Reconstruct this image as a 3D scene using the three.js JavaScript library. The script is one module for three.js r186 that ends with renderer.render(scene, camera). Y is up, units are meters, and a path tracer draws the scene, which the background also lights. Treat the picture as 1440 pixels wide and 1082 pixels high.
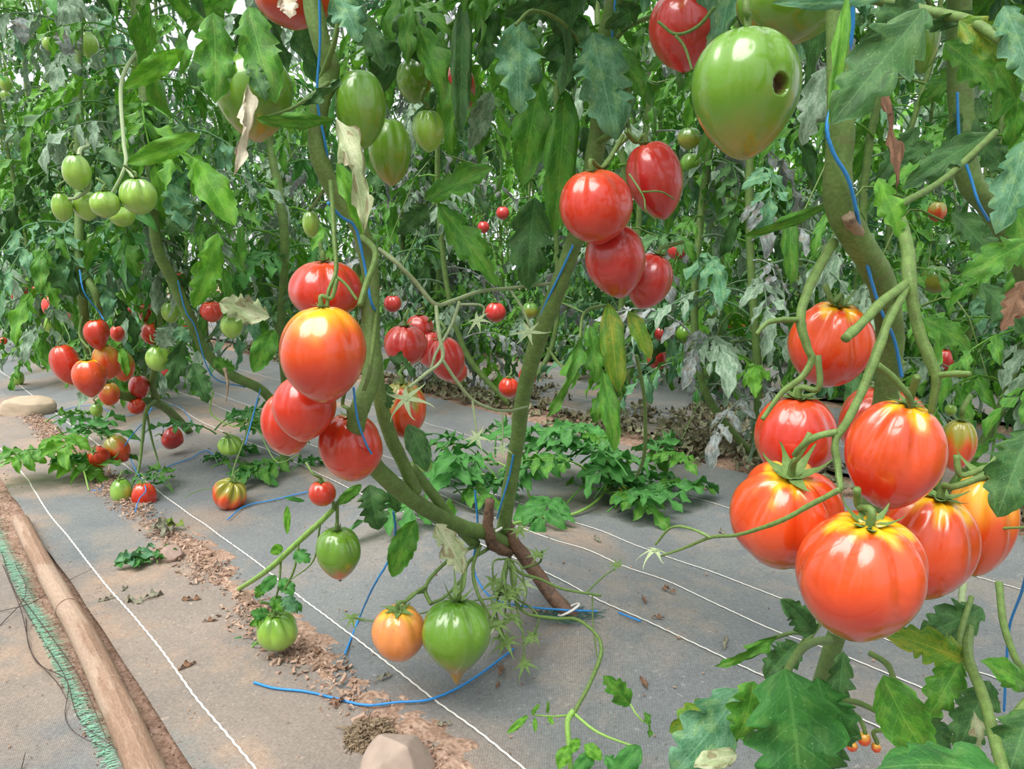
import * as THREE from 'three';
import { mergeGeometries } from 'three/addons/utils/BufferGeometryUtils.js';

// ───────────────────────── camera, sky, sun, exposure ─────────────────────────
const scene = new THREE.Scene();
const EYE = 0.65, FOCAL = 1085, PITCH = 9 * Math.PI / 180;
const camera = new THREE.PerspectiveCamera(2 * Math.atan(541 / FOCAL) * 180 / Math.PI, 1440 / 1082, 0.05, 120);
camera.position.set(0, EYE, 0);
camera.rotation.set(-PITCH, 0, 0);
camera.updateMatrixWorld(true);
scene.add(camera);

{ // bright milky daylight, a little brighter overhead
  const w = 64, h = 32, data = new Float32Array(w * h * 4);
  for (let j = 0; j < h; j++) for (let i = 0; i < w; i++) {
    const el = ((j + 0.5) / h - 0.5) * Math.PI, k = Math.max(0, Math.sin(el)), L = 0.95 + 0.3 * k, o = (j * w + i) * 4;
    data[o] = L * 0.97; data[o + 1] = L * 0.985; data[o + 2] = L * 1.03; data[o + 3] = 1;
  }
  const sky = new THREE.DataTexture(data, w, h, THREE.RGBAFormat, THREE.FloatType);
  sky.mapping = THREE.EquirectangularReflectionMapping; sky.magFilter = THREE.LinearFilter; sky.minFilter = THREE.LinearFilter;
  sky.needsUpdate = true;
  scene.background = sky; scene.environment = sky;
}
const sun = new THREE.DirectionalLight(new THREE.Color(1, 0.97, 0.92), 5.2);
sun.position.set(-3, 8.5, 3.6);
sun.castShadow = true; sun.shadow.radius = 100; sun.shadow.mapSize.set(2048, 2048);
Object.assign(sun.shadow.camera, { left: -8, right: 8, top: 8, bottom: -8, near: 0.5, far: 30 });
scene.add(sun);
const renderer = new THREE.WebGLRenderer({ antialias: true });
renderer.toneMapping = THREE.LinearToneMapping;
renderer.toneMappingExposure = 1.1;
renderer.shadowMap.enabled = true;

// ───────────────────────── helpers ─────────────────────────
const V = (x, y, z) => new THREE.Vector3(x, y, z);
function rng(seed) { let a = seed >>> 0; return () => { a = (a + 0x6D2B79F5) | 0; let t = Math.imul(a ^ (a >>> 15), 1 | a); t = (t + Math.imul(t ^ (t >>> 7), 61 | t)) ^ t; return ((t ^ (t >>> 14)) >>> 0) / 4294967296; }; }
const hash = (x, y, z) => { let h = Math.imul(x | 0, 374761393) ^ Math.imul(y | 0, 668265263) ^ Math.imul(z | 0, 2147483647 - 1013904223); h = Math.imul(h ^ (h >>> 13), 1274126177); return ((h ^ (h >>> 16)) >>> 0) / 4294967296; };
const sm = (a, b, x) => { const t = Math.min(1, Math.max(0, (x - a) / (b - a))); return t * t * (3 - 2 * t); };
const lerp = (a, b, t) => a + (b - a) * t;
function noise(x, y, z = 0) {
  const xi = Math.floor(x), yi = Math.floor(y), zi = Math.floor(z), u = sm(0, 1, x - xi), v = sm(0, 1, y - yi), w = sm(0, 1, z - zi);
  const L = (k) => lerp(lerp(hash(xi, yi, zi + k), hash(xi + 1, yi, zi + k), u), lerp(hash(xi, yi + 1, zi + k), hash(xi + 1, yi + 1, zi + k), u), v);
  return lerp(L(0), L(1), w);
}
function fbm(x, y, z = 0, n = 4) { let s = 0, a = 0.5, t = 0; for (let i = 0; i < n; i++) { s += a * noise(x, y, z); t += a; x *= 2.03; y *= 2.03; z *= 2.03; a *= 0.5; } return s / t; }
const lin = (hex) => { const c = new THREE.Color(hex); return [c.r, c.g, c.b]; };
const mix3 = (a, b, t) => [lerp(a[0], b[0], t), lerp(a[1], b[1], t), lerp(a[2], b[2], t)];
// a point seen along a direction at a given distance in front of the lens
const CP = Math.cos(PITCH), SP = Math.sin(PITCH);
function at(px, py, d) { const x = (px - 720) / FOCAL * d, y = -(py - 541) / FOCAL * d; return V(x, EYE + y * CP - d * SP, -(y * SP + d * CP)); }
function groundAt(px, py, lift = 0) {
  const v = (py - 541) / FOCAL; let d = EYE / (SP + CP * v), p;
  for (let i = 0; i < 4; i++) { p = at(px, py, d); d += (p.y - groundHeight(p.x, p.z) - lift) / (SP + CP * v); }
  return at(px, py, d);
}
// row coordinates: s runs along the planted rows, n across them
const RA = 40 * Math.PI / 180, RS = Math.sin(RA), RC = Math.cos(RA);
const row = (s, n, y = 0) => V(-RS * s + RC * n, y, -(RC * s + RS * n));
const toRow = (x, z) => [-RS * x - RC * z, RC * x - RS * z];
function moundHeight(s, n) {
  const bump = (c, w, a) => a * Math.exp(-(((n - c) / w) ** 2));
  let y = bump(0.98, 0.2, 0.03 + 0.02 * noise(s * 1.7, 3)) + bump(2.1, 0.22, 0.05) + bump(3.2, 0.25, 0.05);
  y += 0.02 * (fbm(s * 2.1, n * 3.3, 1, 3) - 0.5) * sm(0.4, 0.8, n) + 0.006 * (noise(s * 9, n * 14, 4) - 0.5);
  return y;
}
const groundHeight = (x, z) => { const [s, n] = toRow(x, z); return moundHeight(s, n); };

const used = {};
function numbered(name) { const k = used[name] = (used[name] ?? -1) + 1; return k ? `${name}_${String(k).padStart(3, '0')}` : name; }
function tag(o, label, category, group, kind) { o.userData.label = label; if (category) o.userData.category = category; if (group) o.userData.group = group; if (kind) o.userData.kind = kind; return o; }
function thing(name, label, category, p = V(0, 0, 0), group) {
  const o = new THREE.Group(); o.name = numbered(name); o.position.copy(p); scene.add(o); return tag(o, label, category, group);
}
function mesh(name, geometry, material, parent) {
  const m = new THREE.Mesh(geometry, material); m.castShadow = m.receiveShadow = true;
  m.name = parent ? name : numbered(name); (parent ?? scene).add(m); return m;
}
function tex(w, h, fn, color = true) {
  const d = new Uint8Array(w * h * 4);
  for (let j = 0; j < h; j++) for (let i = 0; i < w; i++) { const c = fn((i + 0.5) / w, (j + 0.5) / h), o = (j * w + i) * 4; d[o] = Math.max(0, Math.min(255, c[0])); d[o + 1] = Math.max(0, Math.min(255, c[1])); d[o + 2] = Math.max(0, Math.min(255, c[2])); d[o + 3] = 255; }
  const t = new THREE.DataTexture(d, w, h, THREE.RGBAFormat); t.wrapS = t.wrapT = THREE.RepeatWrapping; t.magFilter = THREE.LinearFilter; t.minFilter = THREE.LinearMipmapLinearFilter; t.generateMipmaps = true;
  if (color) t.colorSpace = THREE.SRGBColorSpace; t.needsUpdate = true; return t;
}
// periodic noise for tiles
function tnoise(u, v, f, z) { const x = u * f, y = v * f, xi = Math.floor(x), yi = Math.floor(y), a = sm(0, 1, x - xi), b = sm(0, 1, y - yi), m = (k) => ((k % f) + f) % f; return lerp(lerp(hash(m(xi), m(yi), z), hash(m(xi + 1), m(yi), z), a), lerp(hash(m(xi), m(yi + 1), z), hash(m(xi + 1), m(yi + 1), z), a), b); }
const tfbm = (u, v, f, z, n = 4) => { let s = 0, a = 0.5, t = 0; for (let i = 0; i < n; i++) { s += a * tnoise(u, v, f, z + i); t += a; f *= 2; a *= 0.5; } return s / t; };

// a swept tube through points with changing radius; uv in metres
function tube(pts, radii, radial = 8, seg = 8, rough = 0, seed = 1, closed = true) {
  const curve = new THREE.CatmullRomCurve3(pts, false, 'centripetal'), n = Math.max(2, seg * (pts.length - 1));
  const P = [], R = [];
  for (let i = 0; i <= n; i++) { const t = i / n; P.push(curve.getPoint(t)); const f = t * (radii.length - 1), k = Math.min(radii.length - 2, Math.floor(f)); R.push(radii.length === 1 ? radii[0] : lerp(radii[k], radii[k + 1], f - k)); }
  const pos = [], uv = [], idx = []; let T = P[1].clone().sub(P[0]).normalize();
  let N = Math.abs(T.y) < 0.9 ? V(0, 1, 0) : V(1, 0, 0); N.sub(T.clone().multiplyScalar(N.dot(T))).normalize(); let L = 0;
  for (let i = 0; i <= n; i++) {
    T = P[Math.min(n, i + 1)].clone().sub(P[Math.max(0, i - 1)]).normalize();
    N.sub(T.clone().multiplyScalar(N.dot(T))).normalize(); const B = T.clone().cross(N);
    if (i) L += P[i].distanceTo(P[i - 1]);
    for (let j = 0; j <= radial; j++) {
      const a = j / radial * 2 * Math.PI, jj = j % radial, r = R[i] * (1 + (rough ? rough * (fbm(i * 0.45, jj * 0.9, seed * 7.3, 2) - 0.5) * 2 : 0));
      pos.push(P[i].x + r * (Math.cos(a) * N.x + Math.sin(a) * B.x), P[i].y + r * (Math.cos(a) * N.y + Math.sin(a) * B.y), P[i].z + r * (Math.cos(a) * N.z + Math.sin(a) * B.z));
      uv.push(j / radial, L / (2 * Math.PI * Math.max(0.002, R[0])));
    }
  }
  const w = radial + 1;
  for (let i = 0; i < n; i++) for (let j = 0; j < radial; j++) { const a = i * w + j; idx.push(a, a + 1, a + w, a + 1, a + w + 1, a + w); }
  if (closed) for (const [i, f] of [[0, 0], [n, 1]]) { const c = pos.length / 3; pos.push(P[i].x, P[i].y, P[i].z); uv.push(0.5, 0); for (let j = 0; j < radial; j++) { const a = i * w + j; f ? idx.push(a, a + 1, c) : idx.push(a + 1, a, c); } }
  const g = new THREE.BufferGeometry(); g.setAttribute('position', new THREE.Float32BufferAttribute(pos, 3)); g.setAttribute('uv', new THREE.Float32BufferAttribute(uv, 2)); g.setIndex(idx); g.computeVertexNormals(); return g;
}
function paint(g, c) { const n = g.attributes.position.count, a = new Float32Array(n * 3); for (let i = 0; i < n; i++) { a[i * 3] = c[0]; a[i * 3 + 1] = c[1]; a[i * 3 + 2] = c[2]; } g.setAttribute('color', new THREE.BufferAttribute(a, 3)); return g; }
const pix = (list) => list.map(([x, y, d]) => at(x, y, d));

// ───────────────────────── materials ─────────────────────────
const S = {}; // stem materials
function stemTex(a, b, c, seed) { const A = a, B = b, C = c; return tex(64, 256, (u, v) => { const f = tfbm(u, v, 4, seed, 4), g = tnoise(u, v * 1, 32, seed + 9), s = tfbm(u, v, 8, seed + 20, 3); let k = [lerp(A[0], B[0], f), lerp(A[1], B[1], f), lerp(A[2], B[2], f)]; const d = sm(0.62, 0.72, s) * 0.55; k = [lerp(k[0], C[0], d), lerp(k[1], C[1], d), lerp(k[2], C[2], d)]; const j = (g - 0.5) * 22; return [k[0] + j, k[1] + j, k[2] + j]; }); }
const stemMat = (a, b, c, seed) => new THREE.MeshStandardMaterial({ map: stemTex(a, b, c, seed), roughness: 0.62 });
S.green = stemMat([84, 114, 54], [112, 140, 72], [104, 112, 68], 3);
S.pale = stemMat([134, 156, 112], [160, 178, 136], [150, 140, 112], 7);
S.fresh = stemMat([120, 164, 70], [150, 190, 96], [120, 150, 80], 9);
S.brown = stemMat([96, 72, 56], [134, 104, 84], [66, 50, 40], 11);
S.dry = stemMat([120, 104, 84], [158, 138, 112], [90, 74, 60], 13);
S.twig = stemMat([60, 48, 46], [92, 76, 70], [50, 42, 40], 15);

const M = {}; // leaf materials
function leafMat(key, a, b, vein, o = {}) {
  const seed = 40 + Object.keys(M).length * 17;
  const map = tex(192, 192, (u, v) => {
    const x = Math.abs(u - 0.5) * 2, f = fbm(u * 7, v * 7, seed, 4), g = fbm(u * 26, v * 26, seed + 3, 3), h = noise(u * 90, v * 90, seed + 5);
    let c = mix3(a, b, sm(0.3, 0.7, f));
    const q = v * 7.5 - x * 1.9 + 0.35 * (f - 0.5), e = Math.abs(q - Math.round(q)), w = Math.max(1 - sm(0.02, 0.07, e) , 1 - sm(0.02, 0.05, x)) * (0.75 - 0.4 * x);
    c = mix3(c, vein, w * (o.veins ?? 0.6));
    const e2 = Math.abs(Math.sin(u * 47 + 4 * f) * Math.sin(v * 53 + 4 * g)); c = mix3(c, [c[0] * 0.86, c[1] * 0.86, c[2] * 0.86], e2 * 0.5);
    if (o.powder) c = mix3(c, o.powderColor ?? [196, 204, 200], o.powder * (0.35 + 0.65 * sm(0.36, 0.62, g * 0.5 + f * 0.5)) * (0.55 + 0.45 * sm(0.25, 0.6, h)));
    if (o.blotch) c = mix3(c, o.blotchColor ?? [176, 172, 84], o.blotch * sm(0.54, 0.66, fbm(u * 6 + 9, v * 9, seed + 8, 4)));
    if (o.scorch) c = mix3(c, [104, 74, 52], o.scorch * sm(0.58, 0.68, fbm(u * 5 + 3, v * 5 + 7, seed + 12, 4)));
    if (h > 0.955) c = mix3(c, [206, 210, 190], 0.6);
    const j = (h - 0.5) * 12; return [c[0] * 1.1 + j, c[1] * 1.1 + j, c[2] * 1.1 + j];
  });
  M[key] = new THREE.MeshPhysicalMaterial({ map, roughness: o.rough ?? 0.62, side: THREE.DoubleSide, transmission: o.tr ?? 0.3, thickness: 0, specularIntensity: 0.55, vertexColors: true, bumpMap: map, bumpScale: 0.0012 });
}
leafMat('dark', [40, 80, 34], [58, 104, 48], [90, 132, 74], { powder: 0.05, blotch: 0.1, tr: 0.3 });
leafMat('blue', [54, 108, 68], [78, 132, 92], [110, 158, 116], { powder: 0.2, blotch: 0.2, blotchColor: [160, 176, 84], tr: 0.3 });
leafMat('mid', [60, 120, 30], [88, 148, 44], [124, 174, 74], { blotch: 0.15, scorch: 0.1, tr: 0.42 });
leafMat('bright', [78, 142, 28], [108, 170, 44], [142, 192, 80], { blotch: 0.1, tr: 0.5 });
leafMat('fresh', [50, 112, 44], [74, 140, 60], [112, 166, 90], { tr: 0.42 });
leafMat('rich', [42, 100, 40], [60, 124, 52], [104, 156, 84], { blotch: 0.12, tr: 0.35 });
leafMat('grey', [80, 112, 80], [104, 132, 100], [72, 104, 72], { powder: 0.5, tr: 0.28, rough: 0.8 });
leafMat('ash', [98, 108, 102], [126, 134, 130], [78, 90, 84], { powder: 0.66, powderColor: [180, 188, 192], scorch: 0.25, tr: 0.2, rough: 0.85 });
leafMat('yellow', [116, 150, 38], [86, 134, 40], [168, 176, 76], { blotch: 0.28, blotchColor: [200, 168, 56], scorch: 0.12, tr: 0.45 });
leafMat('pale', [150, 166, 120], [182, 188, 152], [206, 206, 176], { scorch: 0.4, tr: 0.3 });
leafMat('parched', [196, 188, 164], [216, 208, 188], [226, 220, 202], { scorch: 0.5, tr: 0.25 });
leafMat('brown', [104, 78, 60], [136, 104, 82], [86, 62, 48], { scorch: 0.3, tr: 0.15, rough: 0.85 });
leafMat('litter', [92, 96, 76], [124, 118, 98], [150, 140, 120], { powder: 0.25, scorch: 0.6, tr: 0.1, rough: 0.9 });

// ───────────────────────── leaf shapes ─────────────────────────
function leaflet(seed, o = {}) {
  const { lobes = 4, lobe = 0.38, per = 4, ns = 4, fold = 0.35, droop = 0.6, wave = 0.06, wide = 0.52, curl = 0.25 } = o, r = rng(seed * 977 + 11), nt = lobes * per;
  const off = r() * 0.6, off2 = r() * 0.6, ph = r() * 6, tilt = (r() - 0.5) * 0.8, side = (r() - 0.5) * 0.5;
  const pos = [], uv = [], idx = [], col = []; let y = 0, z = 0, x0 = 0;
  for (let i = 0; i <= nt; i++) {
    const t = i / nt, a = droop * (t * t - 0.25) ;
    if (i) { y -= Math.cos(a) / nt; z -= Math.sin(a) / nt; x0 += Math.sin(side * (t - 0.4)) / nt; }
    const base = Math.pow(Math.max(0, t), 0.55) * Math.pow(1 - t, 0.72) / 0.545 * wide;
    for (let j = 0; j <= ns; j++) {
      const s = j / ns * 2 - 1, e0 = t * lobes + (s < 0 ? off2 : off), e = e0 - Math.floor(e0);
      const lb = lobe * (0.35 + 1.3 * hash(Math.floor(e0) + 3, s < 0 ? 1 : 2, seed)), tooth = e < 0.72 ? 1 - lb * Math.pow(1 - e / 0.72, 1.4) : 1 - lb * sm(0.72, 1, e), k = base * (Math.abs(s) > 0.7 ? tooth : lerp(1, tooth, Math.abs(s)));
      const x = s * k * 0.5, ax = Math.abs(s) * k * 0.5;
      const wv = wave * Math.sin(t * 11 + ph + s * 1.7) * Math.abs(s) + wave * 0.6 * Math.sin(t * 19 + ph * 2 - s * 3) * s * s;
      const cc = curl * ax * ax * 3;
      pos.push(x * (1 - 0.5 * curl * Math.abs(s)) + x0 + tilt * 0.1 * t * t, y + Math.abs(s) * k * -0.12 * (1 - t) + 0.02, z + ax * fold + wv * base * 1.6 - cc);
      uv.push(s * 0.5 + 0.5, t); const m = 0.92 + 0.16 * noise(t * 5, s * 3, seed); col.push(m, m, m);
    }
  }
  const w = ns + 1; for (let i = 0; i < nt; i++) for (let j = 0; j < ns; j++) { const a = i * w + j; idx.push(a, a + w, a + 1, a + 1, a + w, a + w + 1); }
  const g = new THREE.BufferGeometry(); g.setAttribute('position', new THREE.Float32BufferAttribute(pos, 3)); g.setAttribute('uv', new THREE.Float32BufferAttribute(uv, 2)); g.setAttribute('color', new THREE.Float32BufferAttribute(col, 3)); g.setIndex(idx);
  // lay the tip back on the axis so that base and tip are where they are asked for
  const T = V(pos[pos.length - 3 * (ns / 2 + 1)], pos[pos.length - 3 * (ns / 2 + 1) + 1], pos[pos.length - 3 * (ns / 2 + 1) + 2]);
  g.applyQuaternion(new THREE.Quaternion().setFromUnitVectors(T.clone().normalize(), V(0, -1, 0))); g.scale(1, 1 / T.length(), 1); g.computeVertexNormals(); return g;
}
const big = [0, 1, 2, 3, 4, 5].map((k) => leaflet(k + 1, { lobes: 5 + k % 2, lobe: 0.3 + 0.06 * (k % 3), per: 5, ns: 8, fold: 0.25 + 0.2 * (k % 2), droop: 0.5 + 0.25 * (k % 3), wave: 0.07, wide: 1 }));
const smooth = [0, 1, 2, 3].map((k) => leaflet(k + 21, { lobes: 6, lobe: 0.1, per: 4, ns: 6, fold: 0.4 + 0.15 * k, droop: 0.4 + 0.3 * k, wave: 0.05, wide: 1, curl: 0.3 + 0.2 * k }));
const twisted = [0, 1, 2].map((k) => leaflet(k + 41, { lobes: 5, lobe: 0.35, per: 4, ns: 6, fold: 1.1, droop: 1.4, wave: 0.16, wide: 1, curl: 0.9 }));
function compound(seed, o = {}) {
  const r = rng(seed * 131 + 7), parts = [], pts = [], { bend = 1.7, up = 0.5, ns = 2, per = 3, lobes = 3, pairs = 3, size = 0.34, hang = 0.6, thick = 0.009 } = o;
  let p = V(0, 0, 0); const N = 6, side = (r() - 0.5) * 0.7;
  const dirAt = (t) => { const a = up - bend * t, y = side * t; return V(Math.sin(y) * Math.cos(a), Math.sin(a), Math.cos(y) * Math.cos(a)); };
  for (let i = 0; i <= N; i++) { pts.push(p.clone()); p.add(dirAt(i / N).multiplyScalar(1 / N)); }
  const curve = new THREE.CatmullRomCurve3(pts);
  const pet = tube(pts, [thick * 1.5, thick, thick * 0.5], 4, 1, 0, 1, false); { const u = pet.attributes.uv; for (let i = 0; i < u.count; i++) u.setXY(i, 0.5, 0.08 + 0.4 * (i % 7) / 7); } paint(pet, [1.12, 1.12, 1.05]); parts.push(pet);
  const put = (t, sd, len) => {
    const q = curve.getPoint(Math.min(1, t)), d = dirAt(t), lat = V(Math.cos(side * t), 0, -Math.sin(side * t)).multiplyScalar(sd);
    const dir = sd ? lat.multiplyScalar(0.75).add(d.clone().multiplyScalar(0.5)).add(V((r() - 0.5) * 0.5, -hang * (0.6 + 0.8 * r()), (r() - 0.5) * 0.5)) : d.clone().add(V((r() - 0.5) * 0.4, -hang * 0.4, (r() - 0.5) * 0.4));
    dir.normalize();
    const Y = dir.clone().negate(), up0 = V((r() - 0.5) * 1.1, 1, 0.5 + (r() - 0.5) * 1.1); const Z = up0.sub(Y.clone().multiplyScalar(up0.dot(Y))).normalize(), X = Y.clone().cross(Z);
    const g = leaflet(seed * 31 + Math.floor(r() * 1e6), { lobes, lobe: o.lobeMax ?? 0.25 + 0.25 * r(), per, ns, fold: 0.2 + 0.5 * r(), droop: 0.3 + 1.1 * r(), wave: 0.05 + 0.08 * r(), wide: (o.wideMin ?? 0.5) + 0.2 * r(), curl: 0.2 + 0.4 * r() });
    g.applyMatrix4(new THREE.Matrix4().makeBasis(X, Y, Z).scale(V(len, len, len)).setPosition(q)); parts.push(g);
  };
  for (let k = 0; k < pairs; k++) { const t = 0.36 + 0.5 * k / Math.max(1, pairs - 1); for (const sd of [-1, 1]) put(t + (r() - 0.5) * 0.06, sd, size * (0.75 + 0.35 * r()) * (k === 1 ? 1.1 : 0.95)); if (r() < 0.6) put(t + 0.09, r() < 0.5 ? 1 : -1, size * 0.4); }
  put(0.98, 0, size * 1.3);
  const g = mergeGeometries(parts); return g;
}
const spray = Array.from({ length: 9 }, (_, k) => compound(k + 1, { bend: 1.2 + 0.25 * (k % 4), up: 0.2 + 0.25 * (k % 3), ns: 4, lobes: 3, per: 4, hang: 0.5 + 0.3 * (k % 3) }));
const farSpray = Array.from({ length: 7 }, (_, k) => compound(k + 51, { bend: 1.2 + 0.25 * (k % 4), up: 0.2 + 0.25 * (k % 3), ns: 2, lobes: 3, per: 3, hang: 0.5 + 0.3 * (k % 3) }));
const seedlingSpray = Array.from({ length: 5 }, (_, k) => compound(k + 81, { bend: 0.9, up: 0.6, ns: 4, lobes: 4, per: 3, hang: 0.3, size: 0.5, thick: 0.012, lobeMax: 0.22, wideMin: 0.6 }));

// one blade from its base to its tip; roll turns it about its own length
function blade(parent, b, t, width, mat, geo, roll = 0, name = 'leaf') {
  const dir = t.clone().sub(b), len = dir.length(), Y = dir.clone().divideScalar(-len), c = camera.position.clone().sub(b).add(V(0, 0.25, 0)).normalize();
  const Z = c.sub(Y.clone().multiplyScalar(c.dot(Y))).normalize().applyAxisAngle(Y, roll), X = Y.clone().cross(Z);
  const m = mesh(name, geo, mat, parent); const mat4 = new THREE.Matrix4().makeBasis(X, Y, Z).scale(V(width, len, Math.min(width, len))); mat4.setPosition(b.clone().sub(parent ? parent.position : V(0, 0, 0)));
  m.matrix.copy(mat4); mat4.decompose(m.position, m.quaternion, m.scale); return m;
}

// ───────────────────────── the ground ─────────────────────────
const soilMap = tex(512, 512, (u, v) => { const f = tfbm(u, v, 8, 3, 5), g = tnoise(u, v, 128, 8), h = tnoise(u, v, 48, 9), c = mix3([126, 100, 84], [176, 148, 128], f), j = (g - 0.5) * 44 + (h - 0.5) * 30; return [c[0] + j, c[1] + j, c[2] + j]; });
const soil = new THREE.MeshStandardMaterial({ map: soilMap, roughness: 1, bumpMap: soilMap, bumpScale: 0.01 });
{
  const g = new THREE.PlaneGeometry(60, 60, 1, 1); g.rotateX(-Math.PI / 2); const u = g.attributes.uv; for (let i = 0; i < u.count; i++) u.setXY(i, u.getX(i) * 90, u.getY(i) * 90);
  const m = mesh('ground', g, soil); m.position.y = -0.035; tag(m, 'bare brown soil beneath the woven ground cover', 'soil', null, 'structure');
}
const weave = tex(256, 256, (u, v) => { const a = u * 32, b = v * 32, i = Math.floor(a), j = Math.floor(b), fa = a - i - 0.5, fb = b - j - 0.5, over = (i + j) % 2; const h = over ? (1 - 3.2 * fa * fa) * (0.8 + 0.2 * Math.cos(fb * 3)) : (1 - 3.2 * fb * fb) * (0.72 + 0.2 * Math.cos(fa * 3)), n = (tnoise(u, v, 64, 4) - 0.5) * 30, k = 90 + 150 * h + n; return [k, k, k]; }, false);
const clothMap = tex(1024, 1024, (u, v) => {
  const f = tfbm(u, v, 6, 31, 5), g = tnoise(u, v, 512, 35), h = tfbm(u, v, 40, 37, 3), d = sm(0.46, 0.68, f * 0.7 + h * 0.3);
  let c = mix3([122, 124, 126], [146, 144, 140], tfbm(u, v, 12, 50, 4)); c = mix3(c, [166, 150, 136], d * 0.6); const w = tnoise(u, v, 256, 36);
  if (w > 0.93) c = mix3(c, [196, 188, 176], 0.5); if (w < 0.05) c = mix3(c, [86, 80, 74], 0.6);
  const ii = Math.floor(u * 512), jj = Math.floor(v * 512), j = (g - 0.5) * 24 + ((ii + jj) % 2 ? 9 : -9); return [c[0] + j, c[1] + j, c[2] + j];
});
clothMap.repeat.set(0.8, 0.8); weave.repeat.set(14, 14);
const clothBump = weave;
const cloth = new THREE.MeshStandardMaterial({ map: clothMap, roughness: 0.82, bumpMap: clothBump, bumpScale: 0.0012, vertexColors: true, side: THREE.DoubleSide });
const stripeMat = new THREE.MeshStandardMaterial({ color: 0xdcd9d2, roughness: 0.7, side: THREE.DoubleSide });
function steps(s0, s1) { const a = []; let s = s0; while (s < s1) { a.push(s); s += s < 3.2 ? 0.04 : s < 6 ? 0.12 : 0.5; } a.push(s1); return a; }
function sheet(n0, n1, s0, s1, dn, lift, label, o = {}) {
  const A = steps(s0, s1), nb = Math.round((n1 - n0) / dn), pos = [], uv = [], col = [], idx = [];
  for (const s of A) for (let j = 0; j <= nb; j++) {
    const rag0 = 0.006 * (noise(s * 8, n0) - 0.5), rag1 = 0.01 * (noise(s * 6, n1) - 0.5), n = lerp(n0 + rag0, n1 + rag1, j / nb); let y = moundHeight(s, n) + lift;
    if (o.curl && j === nb) y += 0.004 + 0.012 * noise(s * 5, 9);
    const p = row(s, n, y); pos.push(p.x, p.y, p.z); uv.push(n, s);
    // trodden-in dirt lies in patches on the weave
    const dirt = sm(0.45, 0.62, fbm(s * 3.1, n * 5, 12, 4) + (o.dirt ?? 0) + 0.22 * Math.exp(-(((n - 0.5) / 0.09) ** 2)) * fbm(s * 9, n * 9, 3, 3));
    const c = mix3(mix3([0.66, 0.74, 0.77], [0.8, 0.83, 0.85], fbm(s * 2, n * 3, 33, 3)), [1.06, 0.9, 0.78], dirt); col.push(...c);
  }
  const w = nb + 1; for (let i = 0; i < A.length - 1; i++) for (let j = 0; j < nb; j++) { const a = i * w + j; idx.push(a, a + 1, a + w, a + 1, a + w + 1, a + w); }
  const g = new THREE.BufferGeometry(); g.setAttribute('position', new THREE.Float32BufferAttribute(pos, 3)); g.setAttribute('uv', new THREE.Float32BufferAttribute(uv, 2)); g.setAttribute('color', new THREE.Float32BufferAttribute(col, 3)); g.setIndex(idx); g.computeVertexNormals();
  const m = mesh('woven_ground_sheet', g, cloth); tag(m, label, 'ground cover', null, 'structure'); m.userData.sheet = undefined; delete m.userData.sheet;
  for (const [n, wob] of o.lines ?? []) {
    const q = [], ix = [], half = 0.0016; let k = 0;
    const ds = 0.012; for (let s = s0; s < Math.min(s1, 9); s += s < 3.2 ? ds : 0.1) { const c = n + wob * (fbm(s * 2.2, n * 7, 2, 3) - 0.5) + 0.0006 * (k % 2 ? 1 : -1), y = moundHeight(s, c) + lift + 0.0022; for (const e of [-half, half]) { const p = row(s, c + e, y); q.push(p.x, p.y, p.z); } if (k) ix.push(k * 2 - 2, k * 2 - 1, k * 2, k * 2 - 1, k * 2 + 1, k * 2); k++; }
    const lg = new THREE.BufferGeometry(); lg.setAttribute('position', new THREE.Float32BufferAttribute(q, 3)); lg.setIndex(ix); lg.computeVertexNormals();
    const l = mesh('woven_stripe', lg, stripeMat, m); l.userData.label = 'white woven marker stripe in the sheet';
  }
  return m;
}
const pathSheet = sheet(-2.5, 0.196, -1.5, 12, 0.05, 0.002, 'dusty beige woven sheet with a frayed green edge beside the wooden pole', { dirt: 0.1 });
sheet(0.268, 0.5, -1.5, 14, 0.02, 0.004, 'narrow dusty woven sheet between the wooden pole and the wood chips', { dirt: 0.06, curl: false, lines: [[0.325, 0.03]] });
sheet(0.488, 1.96, -1.5, 16, 0.035, 0.001, 'grey woven sheet with white stripes under the nearest row of plants', { dirt: -0.1, lines: [[0.597, 0.01], [0.962, 0.015], [1.15, 0.02], [1.307, 0.02], [1.72, 0.02]] });
sheet(2.12, 3.1, -1, 16, 0.06, 0.003, 'grey woven sheet between the second and third rows of plants', { dirt: -0.04, lines: [[2.25, 0.02], [2.6, 0.02], [3.0, 0.02]] });
sheet(3.25, 7.5, -1, 16, 0.25, 0.003, 'grey woven sheet under the rows at the back', { dirt: -0.04, lines: [[3.4, 0.02], [3.8, 0.02]] });

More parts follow.
